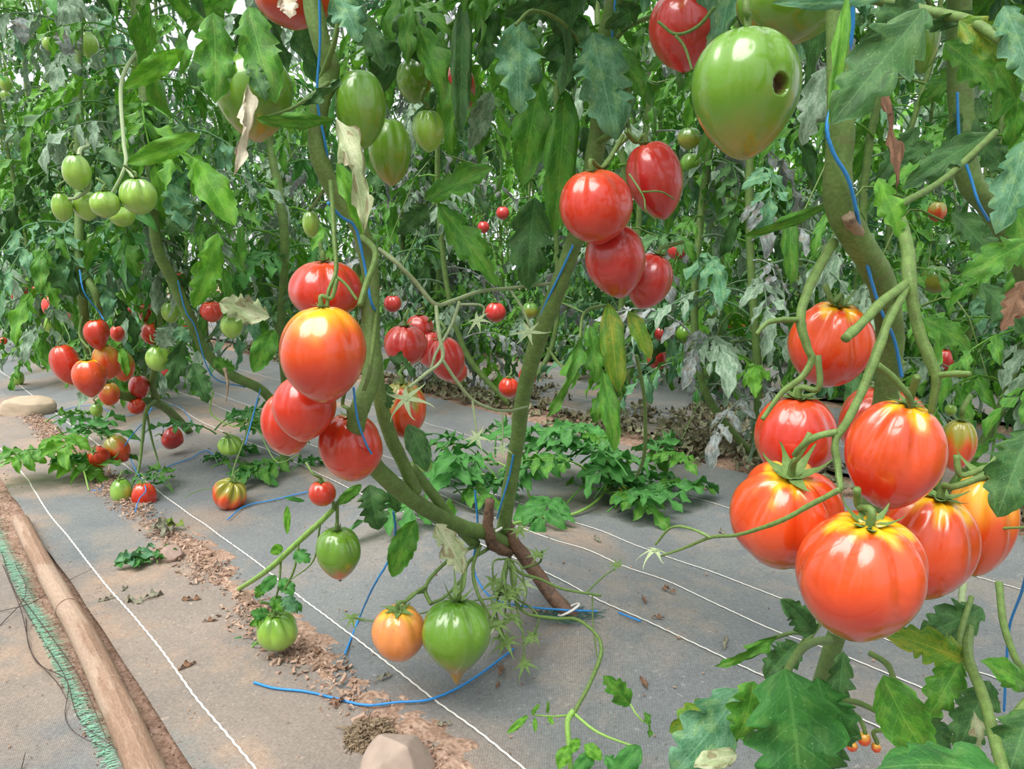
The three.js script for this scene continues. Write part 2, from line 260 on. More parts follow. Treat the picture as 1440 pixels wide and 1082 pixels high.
// frayed threads along the edge of the path sheet
{
  const r = rng(5), parts = []; const mt = new THREE.MeshStandardMaterial({ color: 0x86b89c, roughness: 0.8, side: THREE.DoubleSide });
  for (let k = 0; k < 3600; k++) { const s = -0.25 + 2.6 * Math.pow(r(), 1.3), l = 0.012 + 0.026 * r() * (0.4 + noise(s * 6, 2)), a = (r() - 0.5) * 0.9, n0 = 0.176 + 0.012 * r(), y0 = moundHeight(s, n0), p = row(s, n0, y0 + 0.004 + 0.003 * r()), q = row(s + l * Math.sin(a), n0 + l * Math.cos(a), y0 + 0.008 - 0.014 * r()), c = row(s + 0.0017, n0, p.y); const g = new THREE.BufferGeometry(); g.setAttribute('position', new THREE.Float32BufferAttribute([p.x, p.y, p.z, c.x, c.y, c.z, q.x, q.y, q.z], 3)); g.computeVertexNormals(); parts.push(g); }
  const m = mesh('frayed_threads', mergeGeometries(parts), mt, pathSheet); m.userData.kind = 'stuff'; m.userData.label = 'frayed pale green threads';
}
// soil showing in the slot beside the pole and in the planting gaps
function soilStrip(n0, n1, s1, sink, label) {
  const A = steps(-1, s1), nb = 12, pos = [], uv = [], idx = []; for (const s of A) for (let j = 0; j <= nb; j++) { const n = lerp(n0, n1, j / nb), p = row(s, n, moundHeight(s, n) - sink + 0.014 * (fbm(s * 30, n * 40, 8, 3) - 0.5) - 0.006 * (j === 0 || j === nb)); pos.push(p.x, p.y, p.z); uv.push(n * 2, s * 2); }
  const w = nb + 1; for (let i = 0; i < A.length - 1; i++) for (let j = 0; j < nb; j++) { const a = i * w + j; idx.push(a, a + 1, a + w, a + 1, a + w + 1, a + w); }
  const g = new THREE.BufferGeometry(); g.setAttribute('position', new THREE.Float32BufferAttribute(pos, 3)); g.setAttribute('uv', new THREE.Float32BufferAttribute(uv, 2)); g.setIndex(idx); g.computeVertexNormals();
  tag(mesh('soil_strip', g, soil), label, 'soil', null, 'structure');
}
soilStrip(0.15, 0.31, 8, 0.012, 'strip of brown soil showing in the slot around the wooden pole');
soilStrip(1.9, 2.18, 12, 0.012, 'strip of soil under the dead leaves along the second planted row');
soilStrip(3.05, 3.3, 12, 0.012, 'strip of soil along the third planted row');
{
  const A = []; for (let s = -0.4; s < 4.4; s += s < 1.6 ? 0.012 : 0.03) A.push(s); const nb = 26, pos = [], uv = [], idx = [];
  for (const s of A) for (let j = 0; j <= nb; j++) { const n = lerp(0.425, 0.585, j / nb), e = 1 - Math.abs(j / nb * 2 - 1), p = row(s, n, moundHeight(s, n) + 0.003 + 0.02 * (fbm(s * 5, n * 9, 5, 3) * 0.55 + fbm(s * 60, n * 60, 6, 3) * 0.5 - 0.99 + 0.46 * Math.sqrt(e))); pos.push(p.x, p.y, p.z); uv.push(n * 2, s * 2); }
  const w = nb + 1; for (let i = 0; i < A.length - 1; i++) for (let j = 0; j < nb; j++) { const a = i * w + j; idx.push(a, a + 1, a + w, a + 1, a + w + 1, a + w); }
  const g = new THREE.BufferGeometry(); g.setAttribute('position', new THREE.Float32BufferAttribute(pos, 3)); g.setAttribute('uv', new THREE.Float32BufferAttribute(uv, 2)); g.setIndex(idx); g.computeVertexNormals();
  tag(mesh('soil_spill', g, soil), 'patches of brown soil spilled along the seam between the woven sheets', 'soil', null, 'structure');
}
function scatter(name, label, category, geo, mat, count, place, tints) {
  const m = new THREE.InstancedMesh(geo, mat, count); m.name = numbered(name); m.castShadow = m.receiveShadow = true; const q = new THREE.Matrix4();
  for (let i = 0; i < count; i++) { const { p, e, s, c } = place(i); m.setMatrixAt(i, q.compose(p, new THREE.Quaternion().setFromEuler(e), s)); m.setColorAt(i, new THREE.Color(...c)); }
  scene.add(m); return tag(m, label, category, null, 'stuff');
}
function chipGeo(seed) { const g = new THREE.BoxGeometry(1, 0.3, 0.45, 2, 1, 1), p = g.attributes.position; for (let i = 0; i < p.count; i++) { const k = hash(Math.round(p.getX(i) * 4) + 9, Math.round(p.getY(i) * 9) + 3, Math.round(p.getZ(i) * 9) + seed); p.setXYZ(i, p.getX(i) * (0.8 + 0.4 * k), p.getY(i) * (0.6 + k) + 0.1 * p.getX(i) * p.getX(i), p.getZ(i) * (0.5 + k)); } g.computeVertexNormals(); return g; }
const plainMat = new THREE.MeshStandardMaterial({ color: 0xffffff, roughness: 0.95 });
{
  const r = rng(77);
  const chipSpot = () => { for (;;) { const s = -0.1 + 4.2 * Math.pow(r(), 1.25), n = 0.497 + 0.055 * (r() + r() - 1) + 0.02 * (noise(s * 4, 1) - 0.5), d = sm(0.3, 0.6, fbm(s * 5.5, 4, 1, 2)); if (r() < 0.12 + d) return [s, n]; } };
  scatter('wood_chips', 'brown wood chips spilled along the seam between the woven sheets', 'wood chips', chipGeo(1), plainMat, 6500, () => {
    const [s, n] = chipSpot(), k = 0.003 + 0.009 * r() * r(), t = r(), c = mix3([0.22, 0.13, 0.09], [0.52, 0.37, 0.28], t); return { p: row(s, n, moundHeight(s, n) + 0.003 + 0.012 * r() * r()), e: new THREE.Euler((r() - 0.5) * 1.2, r() * 6.3, (r() - 0.5) * 0.9), s: V(k * (0.8 + r()), k, k), c };
  });
  scatter('soil_crumbs', 'brown soil crumbs and grit along the slot and the seam', 'soil', new THREE.IcosahedronGeometry(0.5, 0), plainMat, 5200, (i) => {
    let s, n; if (i % 2) { s = -0.2 + 3.8 * Math.pow(r(), 1.3); n = r() < 0.5 ? 0.2 + 0.07 * r() : 0.17 + 0.14 * r(); } else if (i % 4) { [s, n] = chipSpot(); n += (r() - 0.5) * 0.05; } else { s = -0.2 + 4 * Math.pow(r(), 1.3); n = 0.0 + 1.3 * r(); }
    const k = (0.0015 + 0.006 * r() * r() * r()), c = mix3([0.2, 0.125, 0.085], [0.42, 0.3, 0.22], r()); return { p: row(s, n, moundHeight(s, n) + ((n > 0.196 && n < 0.268) ? -0.01 : 0.004)), e: new THREE.Euler(r() * 6, r() * 6, r() * 6), s: V(k * 1.4, k, k), c };
  });
}

// ───────────────────────── pole, stones, litter on the ground ─────────────────────────
{
  const woodMap = tex(256, 512, (u, v) => { const g = tfbm(u, v, 4, 5, 4), s = tnoise(u, v * 0.25, 64, 3), k = tnoise(u, v, 128, 6), d = sm(0.42, 0.62, tfbm(u, v, 5, 60, 4)); let c = mix3([122, 96, 78], [168, 138, 116], g * 0.6 + s * 0.4); c = mix3(c, [184, 164, 146], d * 0.55); const j = (k - 0.5) * 26; return [c[0] + j, c[1] + j, c[2] + j]; });
  woodMap.repeat.set(1, 0.14);
  const mt = new THREE.MeshStandardMaterial({ map: woodMap, roughness: 0.8, bumpMap: woodMap, bumpScale: 0.002 });
  const a = [[30, 728], [66, 800], [118, 890], [166, 990], [206, 1082], [250, 1190]].map(([x, y], i) => groundAt(x, y + 6, 0.012 + 0.004 * Math.sin(i)));
  const g = tube(a, [0.0185, 0.019, 0.0205, 0.0215, 0.022, 0.022], 18, 10, 0.05, 3);
  const p = thing('wooden_pole', 'long dusty wooden pole lying in the soil slot', 'pole', V(0, 0, 0)); mesh('shaft', g, mt, p);
  const rings = []; for (const t of [0.32, 0.55, 0.7]) { const c = new THREE.CatmullRomCurve3(a, false, 'centripetal'), q = c.getPoint(t), T = c.getTangent(t), k = new THREE.TorusGeometry(0.0206, 0.0012, 5, 20); k.applyQuaternion(new THREE.Quaternion().setFromUnitVectors(V(0, 0, 1), T)); k.translate(q.x, q.y, q.z); rings.push(k); }
  for (const k of rings) mesh('node_ring', k, mt, p);
}
function stone(px, py, w, h, seed, color, label, depthK = 0.8) {
  const p = groundAt(px, py), d = -(p.z * CP - (EYE - p.y) * SP) , dist = p.distanceTo(camera.position), W = w / FOCAL * dist, Hh = h / FOCAL * dist, g = new THREE.SphereGeometry(0.5, 56, 40), a = g.attributes.position, col = [], r = rng(Math.round(seed * 100)), cuts = Array.from({ length: 11 }, () => { const v = V(r() - 0.5, (r() - 0.25) * 0.9, r() - 0.5).normalize(); return [v, 0.3 + 0.14 * r()]; });
  for (let i = 0; i < a.count; i++) { const v = V(a.getX(i), a.getY(i), a.getZ(i)); for (const [n, k] of cuts) { const q = v.dot(n); if (q > k) v.addScaledVector(n, -(q - k) * 0.9); } v.multiplyScalar(1 + 0.05 * (fbm(v.x * 9 + seed, v.y * 9, v.z * 9, 3) - 0.5)); const k = 0.8 + 0.4 * fbm(v.x * 9, v.y * 9, v.z * 9 + seed, 4); a.setXYZ(i, v.x * W * 1.15, (v.y + 0.2) * Hh * 1.4, v.z * W * depthK * 1.15); col.push(color[0] * k, color[1] * k, color[2] * k); }
  g.setAttribute('color', new THREE.Float32BufferAttribute(col, 3)); g.computeVertexNormals();
  const m = mesh('stone', g, new THREE.MeshStandardMaterial({ vertexColors: true, roughness: 0.9, flatShading: false })); m.position.copy(p); m.position.y -= 0.004; m.rotation.y = seed; return tag(m, label, 'stone');
}
stone(40, 582, 52, 26, 3.7, [0.44, 0.35, 0.25], 'cream angular stone on the sheet edge beneath far-off leaning plants', 0.7);
stone(237, 788, 38, 24, 5.3, [0.34, 0.24, 0.2], 'small rounded pinkish stone beside the wilted leaves');
stone(560, 1094, 96, 66, 1.2, [0.36, 0.28, 0.23], 'large pale buff stone beside the clump of straw', 0.8);
// straw clump
{
  const r = rng(91), c = groundAt(520, 1040), parts = []; for (let i = 0; i < 260; i++) { const a = r() * 6.3, R = 0.03 * Math.sqrt(r()), p = c.clone().add(V(R * Math.cos(a), 0.002 + 0.018 * r() * (1 - R / 0.035), R * Math.sin(a))), b = r() * 6.3, l = 0.008 + 0.02 * r(), q = p.clone().add(V(l * Math.cos(b), (r() - 0.4) * 0.012, l * Math.sin(b))), m = p.clone().lerp(q, 0.5).add(V(0, 0.004, 0)); parts.push(tube([p, m, q], [0.0009, 0.0012, 0.0006], 4, 2)); }
  for (let i = 0; i < 420; i++) { const a = r() * 6.3, R = 0.036 * Math.sqrt(r()), g = chipGeo(i % 5), k = 0.003 + 0.006 * r(); g.scale(k, k, k); g.rotateX(r() * 3); g.rotateY(r() * 6); g.translate(c.x + R * Math.cos(a), c.y + 0.004 + 0.02 * r() * (1 - R / 0.045), c.z + R * Math.sin(a)); g.deleteAttribute('normal'); const u = g; parts.push(g.index ? (g.computeVertexNormals(), g) : g); }
  tag(mesh('straw_clump', mergeGeometries(parts), S.dry), 'crumbled brown clump of straw and dung beside the buff stone', 'straw', null, 'stuff');
}
// wilted and dry leaves lying about
function crumple(seed) { const g = leaflet(seed + 300, { lobes: 4, lobe: 0.35, per: 4, ns: 6, fold: 0.5, droop: 0.8, wave: 0.22, wide: 0.6, curl: 0.6 }); g.rotateX(-Math.PI / 2); g.translate(0, 0.06, -0.5); return g; }
const crumpled = [0, 1, 2, 3].map(crumple);
{
  const r = rng(15), c = groundAt(212, 792), o = thing('wilted_leaf_sprig', 'wilted grey-green sprig of tomato leaves next to small pinkish stone', 'leaf', c);
  for (let i = 0; i < 11; i++) { const m = mesh('leaf', crumpled[i % 4], i % 3 ? M.fresh : M.blue, o), L = 0.05 + 0.035 * r(); m.scale.set(L, L * 0.8, L); m.rotation.set((r() - 0.5) * 0.4, i * 0.9 + r(), (r() - 0.5) * 0.5); m.position.set((r() - 0.5) * 0.07, 0.006 + 0.012 * r(), (r() - 0.5) * 0.09); }
  mesh('stalk', tube([V(-0.05, 0.01, -0.06), V(0, 0.015, -0.02), V(0.03, 0.012, 0.03)], [0.002, 0.0015], 6), S.green, o);
  const o2 = thing('withered_leaf_sprig', 'yellowing withered sprig on the wood chips above the wilted leaves', 'leaf', groundAt(235, 752));
  for (let i = 0; i < 5; i++) { const m = mesh('leaf', crumpled[i % 4], i % 2 ? M.yellow : M.litter, o2), L = 0.05 + 0.03 * r(); m.scale.set(L, L, L); m.rotation.set(0, i * 1.3, (r() - 0.5) * 0.6); m.position.set((r() - 0.5) * 0.04, 0.01, (r() - 0.5) * 0.05); }
  const o3 = thing('shrivelled_leaf', 'dark shrivelled leaf with a thin curled stalk on the dusty sheet', 'leaf', groundAt(188, 850));
  const b1 = mesh('leaf', crumpled[1], M.litter, o3); b1.scale.set(0.06, 0.05, 0.05); b1.rotation.y = 1.2; const b2 = mesh('leaf', crumpled[3], M.litter, o3); b2.scale.set(0.045, 0.04, 0.04); b2.rotation.y = -0.9; b2.position.set(0.03, 0.004, -0.02);
  mesh('stalk', tube([V(0, 0.004, 0), V(0.05, 0.006, -0.015), V(0.08, 0.003, 0.02), V(0.082, 0.002, 0.06)], [0.0011, 0.0007], 5), S.dry, o3);
  const bits = [[1020, 906], [1165, 1000], [700, 965], [625, 1020], [270, 845], [295, 875], [540, 955], [760, 865], [905, 962], [175, 830], [445, 920], [705, 945], [840, 760], [990, 690], [865, 645], [1015, 750], [925, 870], [905, 845], [880, 660], [940, 832], [262, 940], [150, 845], [560, 880], [480, 990], [860, 690]];
  bits.forEach(([x, y], i) => { const m = mesh('dry_leaf_scrap', crumpled[i % 4], i % 3 ? M.brown : M.litter), L = 0.016 + 0.016 * r(), p = groundAt(x, y, 0.003); m.position.copy(p); m.scale.set(L, L, L * (i === 0 ? 2.2 : 1.2)); m.rotation.set(0, r() * 6.3, (r() - 0.5) * 0.4); tag(m, 'small brown dry leaf scrap lying on the woven sheets', 'leaf scrap', 'dry leaf scraps on the sheets'); });
  // litter heaps in the planting gap of the second row
  const heaps = [[650, 535, 130, 26, 60], [720, 560, 90, 16, 50], [1010, 610, 85, 36, 130], [960, 640, 50, 16, 50], [880, 590, 60, 18, 40], [590, 540, 60, 14, 30], [1100, 590, 60, 12, 40], [1000, 585, 60, 12, 40]];
  for (let k = 0; k < 60; k++) { const s = 0.4 + 5 * hash(k, 3, 9); heaps.push([s, 2.04 + 0.12 * (hash(k, 4, 9) - 0.5), 0.12, 0.06, 7, 1]); }
  const spots = heaps.flatMap((h, k) => Array.from({ length: h[4] }, () => k));
  scatter('leaf_litter', 'heap of dried leaves and stalks along the second planted row', 'leaf litter', crumpled[2], M.litter, spots.length, (i) => { const h = heaps[spots[i]], a = r() * 6.3, q = Math.sqrt(r()), p = h[5] ? row(h[0] + q * h[2] * Math.cos(a), h[1] + q * h[3] * Math.sin(a)) : groundAt(h[0] + q * h[2] * Math.cos(a), h[1] + q * h[3] * Math.sin(a)); if (h[5]) p.y = groundHeight(p.x, p.z); p.y += 0.002 + 0.045 * r() * (1 - q); const L = 0.05 + 0.06 * r(), c = mix3([0.6, 0.5, 0.42], [1.25, 1.35, 1.15], r()); return { p, e: new THREE.Euler((r() - 0.5) * 1.4, r() * 6.3, (r() - 0.5) * 1.4), s: V(L * 0.7, L, L), c }; });
}
// dry bramble-like stems over the path sheet
[[[0, 770], [20, 830], [60, 900], [95, 960], [110, 1010], [165, 1055]], [[0, 860], [40, 850], [90, 820], [130, 800]], [[4, 795], [30, 860], [50, 930], [95, 960], [92, 1010], [120, 1040], [150, 1052]], [[30, 840], [60, 880], [110, 950], [150, 1040]], [[36, 870], [45, 920], [80, 960], [94, 985]], [[0, 880], [35, 840], [20, 790]], [[30, 1082], [36, 1058]]].forEach((L, i) => {
  const m = mesh('dry_twig', tube(L.map(([x, y], k) => groundAt(x, y, 0.004 + 0.012 * (k % 2))), [0.0008, 0.0007, 0.0004], 5, 6, 0.2, i), S.twig); tag(m, 'thin dark dry twig trailing over the path sheet beside the pole', 'twig', 'dry twigs beside the pole');
});

// ───────────────────────── blue twine ─────────────────────────
const twineMat = new THREE.MeshStandardMaterial({ color: 0x2c88d0, roughness: 0.5 });
function twine(pts, label, mat = twineMat, r = 0.0017) { const g = tube(pts, [r], 8, 22, 0.25, pts.length); return tag(mesh('blue_twine', g, mat), label, 'twine'); }
const onGround = (L, lift = 0.007) => L.map(([x, y]) => groundAt(x, y, lift));
twine(onGround([[357, 960], [385, 968], [430, 973], [470, 982], [515, 992], [560, 988], [600, 985], [640, 970], [680, 945], [722, 913]]), 'bright blue twine curving over the sheet under the green heart tomato', twineMat, 0.0019);
twine([...pix([[553, 720, 1.2], [556, 745, 1.22], [548, 785, 1.25], [528, 820, 1.26]]), ...onGround([[505, 870], [485, 920]])], 'blue twine dangling from the forked stem down to the sheet');
twine(onGround([[320, 731], [345, 712], [385, 703], [440, 690]]), 'short blue twine on the sheet beside the yellow ribbed tomato', twineMat);
twine(onGround([[222, 664], [240, 655], [268, 645], [288, 634], [300, 640], [306, 652]]), 'blue twine looped over the sheet near the fallen red tomato');
twine(onGround([[80, 585], [100, 574], [130, 570], [180, 585], [240, 570], [275, 600]]), 'thin blue twine winding beneath the leaning stem', twineMat, 0.0013);
twine([...onGround([[128, 690], [138, 690], [148, 678], [165, 655]], 0.004), ...pix([[180, 620, 2.35], [205, 590, 2.5], [215, 570, 2.6]])], 'blue twine tangled over the fallen orange tomatoes', twineMat);
twine(onGround([[190, 720], [196, 702], [205, 690], [190, 660], [182, 640]], 0.05), 'blue twine lying across the red and green pair on the sheet', twineMat, 0.0014);
twine(onGround([[870, 862], [885, 868], [901, 874]]), 'short blue twine end poking from the torn hole in the sheet', twineMat);
twine(pix([[668, 690, 1.3], [672, 750, 1.33], [666, 800, 1.36], [690, 840, 1.33], [730, 852, 1.34], [790, 858, 1.32], [840, 860, 1.33]]), 'blue twine knotted round the woody stem base', twineMat);
twine(onGround([[760, 615], [790, 600], [840, 598], [850, 603]], 0.006), 'blue twine lying behind the fresh sprawling shoot', twineMat, 0.0014);
twine(pix([[497, 545, 0.9], [503, 590, 0.91], [515, 625, 0.93], [525, 642, 0.95]]), 'blue twine on the lower bend of the big fruiting stem', twineMat, 0.0013);
twine(pix([[461, 285, 0.86], [480, 305, 0.88], [498, 318, 0.9], [512, 370, 0.92], [522, 425, 0.93], [530, 440, 0.95]]), 'blue twine wound around the curved stem above the orange tomatoes');
twine(pix([[449, -10, 0.82], [450, 60, 0.84], [446, 140, 0.86], [457, 200, 0.88], [462, 232, 0.9]]), 'blue twine running up behind the top red and yellow tomato', twineMat, 0.0014);
twine(pix([[806, 345, 1.06], [790, 380, 1.08], [762, 440, 1.12], [750, 480, 1.15], [745, 540, 1.2]]), 'blue twine wound round the upright stem under the hanging red tomatoes', twineMat, 0.0015);
twine(pix([[722, 640, 1.27], [716, 670, 1.29], [706, 705, 1.31], [699, 730, 1.34]]), 'blue twine around the foot of the upright stem', twineMat, 0.0015);
twine(pix([[866, -10, 0.95], [862, 40, 0.96], [856, 90, 0.98]]), 'blue twine hanging beside the shaded stem left of the top red tomato', twineMat, 0.0013);
twine(pix([[1198, -10, 0.55], [1199, 40, 0.56], [1190, 90, 0.57], [1163, 180, 0.56], [1172, 215, 0.565], [1192, 250, 0.575], [1204, 295, 0.59], [1214, 350, 0.62], [1236, 430, 0.65], [1258, 480, 0.68], [1268, 530, 0.7]]), 'bright blue twine spiralling down the thick stem above the large tomatoes', twineMat, 0.0015);
twine(pix([[1346, 130, 0.8], [1350, 200, 0.8], [1365, 250, 0.8], [1376, 285, 0.8], [1390, 310, 0.82]]), 'blue twine on the shaded stem behind the brown curled leaf', twineMat, 0.0015);
twine([...pix([[1445, 800, 0.9], [1436, 835, 0.95], [1420, 880, 1.0], [1415, 940, 1.05]]), ...onGround([[1412, 1000]])], 'blue twine hanging behind the yellow shouldered tomato to the sheet');
twine(pix([[112, 380, 2.0], [118, 410, 2.0], [140, 440, 2.05], [146, 450, 2.05]]), 'blue twine on the bundled stems over the red heart tomatoes', twineMat, 0.0018);
twine(pix([[250, 395, 1.85], [262, 440, 1.88], [272, 455, 1.9], [300, 530, 2.0], [345, 545, 2.1]]), 'blue twine along the leaning stem behind the green round tomato', twineMat, 0.0016);
twine(pix([[366, 548, 2.1], [352, 600, 2.05], [345, 625, 2.0], [362, 560, 2.05]]), 'blue twine hanging straight from the leaning stem beside the orange cluster', twineMat, 0.0014);

// ───────────────────────── tomatoes ─────────────────────────
const skin = new THREE.MeshPhysicalMaterial({ vertexColors: true, roughness: 0.32, ior: 1.5, clearcoat: 1, clearcoatRoughness: 0.12 });
const C = {}; for (const [k, h] of Object.entries({ red: '#cb3016', orange: '#dd4c18', pinkred: '#be2c28', yellow: '#f0b414', gold: '#eeb83a', green: '#659423', blush: '#9a8a34', lightgreen: '#92bb48', deepgreen: '#4f7f22', olive: '#97952c', peach: '#ee9450', rust: '#c6622a', dullgreen: '#7c9a3c', tip: '#b06a34' })) C[k] = lin(h);
// top = shoulder colour, low = colour of the lower part, where = height at which one gives way to the other
const KIND = {
  red: { top: C.orange, body: C.red, where: 0.9, soft: 0.2 }, ripe: { top: C.red, body: C.pinkred, where: 0.9, soft: 0.2 },
  shoulder: { top: C.yellow, body: C.orange, where: 0.955, soft: 0.05, streak: 0.08, low: C.red, lowAt: 0.45 }, sunny: { top: C.yellow, body: C.orange, where: 0.95, soft: 0.09, streak: 0.14, low: C.red, lowAt: 0.4 },
  glow: { top: C.yellow, body: C.orange, where: 0.88, soft: 0.2, streak: 0.05, low: C.red, lowAt: 0.35 },
  golden: { top: C.gold, body: C.orange, where: 0.8, soft: 0.25, streak: 0.14 }, green: { top: C.deepgreen, body: C.green, where: 0.85, soft: 0.2 },
  lime: { top: C.green, body: C.lightgreen, where: 0.8, soft: 0.25 }, turning: { top: C.green, body: C.green, low: C.rust, where: 0.7, soft: 0.2, lowAt: 0.2 }, blushing: { top: C.green, body: C.green, low: C.blush, where: 0.7, soft: 0.2, lowAt: 0.1 },
  heartgreen: { top: C.deepgreen, body: C.green, low: C.tip, where: 0.88, soft: 0.2, lowAt: 0.02 }, olive: { top: C.deepgreen, body: C.olive, where: 0.6, soft: 0.3 },
  peach: { top: C.gold, body: C.peach, where: 0.93, soft: 0.1, streak: 0.1, low: C.peach }, patchy: { top: C.olive, body: C.orange, where: 0.8, soft: 0.08, streak: 0.4, low: C.red },
  amber: { top: C.olive, body: C.orange, where: 0.68, soft: 0.22, streak: 0.2 },
};
const calyxMat = new THREE.MeshStandardMaterial({ map: S.green.map, roughness: 0.7, side: THREE.DoubleSide }), dryCalyx = new THREE.MeshStandardMaterial({ map: S.pale.map, roughness: 0.8, side: THREE.DoubleSide });
function calyxGeo(seed, R, up = 0.5, n = 6, wid = 0.13) {
  const r = rng(seed * 53 + 1), parts = [];
  for (let k = 0; k < n; k++) {
    const a = k / n * 6.283 + r() * 0.4, len = R * (0.8 + 0.5 * r()), rise = up * (0.3 + r()), pos = [], uv = [], idx = [], m = 7, tw = (r() - 0.5) * 1.2;
    for (let i = 0; i <= m; i++) { const t = i / m, w = R * wid * Math.pow(1 - t, 0.7) * (0.5 + Math.sin(Math.PI * Math.min(1, t * 1.6 + 0.2)) * 0.6), d = len * Math.sin(t * 1.35) / 1.0 * (1 - 0.15 * t * t), y = len * rise * t * t * (1.4 - 0.9 * t) + R * 0.05; const aa = a + tw * t * t * 0.6, cx = Math.cos(aa) * d, cz = Math.sin(aa) * d; for (const e of [-1, 0, 1]) { pos.push(cx - Math.sin(aa) * w * e, y + Math.abs(e) * w * 0.35, cz + Math.cos(aa) * w * e); uv.push(0.5 + 0.2 * e, t * 0.4); } }
    for (let i = 0; i < m; i++) for (let j = 0; j < 2; j++) { const q = i * 3 + j; idx.push(q, q + 1, q + 3, q + 1, q + 4, q + 3); }
    const g = new THREE.BufferGeometry(); g.setAttribute('position', new THREE.Float32BufferAttribute(pos, 3)); g.setAttribute('uv', new THREE.Float32BufferAttribute(uv, 2)); g.setIndex(idx); g.computeVertexNormals(); parts.push(g);
  }
  return mergeGeometries(parts);
}
function fruitGeo(o) {
  const { seed = 1, kind = 'red', point = 0.5, ribs = 5, ribAmp = 0.05, shoulder = 0.1, tip = 0.3, nu = 44, nv = 30, hole } = o, K = KIND[kind], r = rng(seed * 71 + 3), ph = r() * 6.3, ph2 = r() * 6.3, lop = (r() - 0.5) * 0.1, pos = [], col = [], idx = []; let mx = 0, lo = 9, hi = -9;
  for (let j = 0; j <= nv; j++) for (let i = 0; i <= nu; i++) {
    const th = j / nv * Math.PI, fi = (i % nu) / nu * 2 * Math.PI, c = Math.cos(th), s = Math.sin(th);
    const cr = Math.cos(ribs * fi + ph + 0.6 * Math.sin(2 * fi + ph2)), rib = 1 - ribAmp * (0.5 - 0.5 * cr) ** 3 * 2 * (0.25 + sm(-0.4, 0.9, c) * 1.1) + lop * Math.sin(fi + ph2) * 0.6 + 0.03 * Math.sin(2 * fi + ph) * s;
    const dn = Math.max(0, -c); let rho = s * (1 + point * 0.12 * c - point * 0.13 * dn * dn) * rib, y = c * (1 + 0.13 * point * dn * dn);
    y -= shoulder * 1.3 * Math.exp(-((th / 0.3) ** 2)) * (1 - 0.4 * (0.5 - 0.5 * cr)); y -= tip * 0.14 * Math.exp(-(((Math.PI - th) / 0.22) ** 2)); y += lop * Math.cos(fi) * s * 0.8;
    let x = rho * Math.cos(fi), z = rho * Math.sin(fi);
    let cc; const hgt = 0.5 + 0.5 * c, nz = fbm(x * 2.6 + seed, y * 1.2, z * 2.6, 3) - 0.5, fine = noise(x * 26, y * 26 + seed, z * 26) - 0.5, w = K.where + nz * 0.22 + (K.streak ?? 0.03) * (cr * 0.5 - 0.2) + fine * 0.02;
    cc = mix3(K.body, K.top, sm(w - K.soft, w + K.soft * 0.7, hgt)); if (K.low) cc = mix3(K.low, cc, sm((K.lowAt ?? 0.3) - 0.16, (K.lowAt ?? 0.3) + 0.2, hgt + nz * 0.3));
    cc = mix3(cc, [cc[0] * 0.88, cc[1] * 0.82, cc[2] * 0.8], sm(0.1, 0.3, nz + fine * 0.4)); cc = mix3(cc, C.deepgreen, 0.5 * sm(0.985, 1, hgt));
    if (hole) { const L = Math.hypot(x, y, z), d = Math.acos(Math.max(-1, Math.min(1, (x * hole[0] + y * hole[1] + z * hole[2]) / L))), k = 1 - sm(hole[3] * 0.72, hole[3] * 1.02, d); x -= hole[0] * k * 0.3; y -= hole[1] * k * 0.3; z -= hole[2] * k * 0.3; cc = mix3(cc, [0.16, 0.1, 0.05], sm(0.05, 0.4, k)); cc = mix3(cc, [0.45, 0.36, 0.16], k > 0.85 ? sm(0.5, 0.7, noise(x * 9, y * 9, z * 9)) : 0); }
    pos.push(x, y, z); col.push(...cc); mx = Math.max(mx, rho); lo = Math.min(lo, y); hi = Math.max(hi, y);
  }
  const w = nu + 1; for (let j = 0; j < nv; j++) for (let i = 0; i < nu; i++) { const a = j * w + i; if (j) idx.push(a, a + 1, a + w); if (j < nv - 1) idx.push(a + 1, a + w + 1, a + w); }
  const dip = (pos[1] - (lo + hi) / 2) / (hi - lo);
  const g = new THREE.BufferGeometry(); g.setAttribute('position', new THREE.Float32BufferAttribute(pos, 3)); g.setAttribute('color', new THREE.Float32BufferAttribute(col, 3)); g.setIndex(idx); g.translate(0, -(lo + hi) / 2, 0); g.scale(0.5 / mx, 1 / (hi - lo), 0.5 / mx); g.computeVertexNormals();
  const nn = g.attributes.normal; for (let j = 0; j <= nv; j++) { const a = j * w, b = j * w + nu; const v = V(nn.getX(a) + nn.getX(b), nn.getY(a) + nn.getY(b), nn.getZ(a) + nn.getZ(b)).normalize(); nn.setXYZ(a, v.x, v.y, v.z); nn.setXYZ(b, v.x, v.y, v.z); }
  return { g, dip };
}
let tomatoSeed = 0;
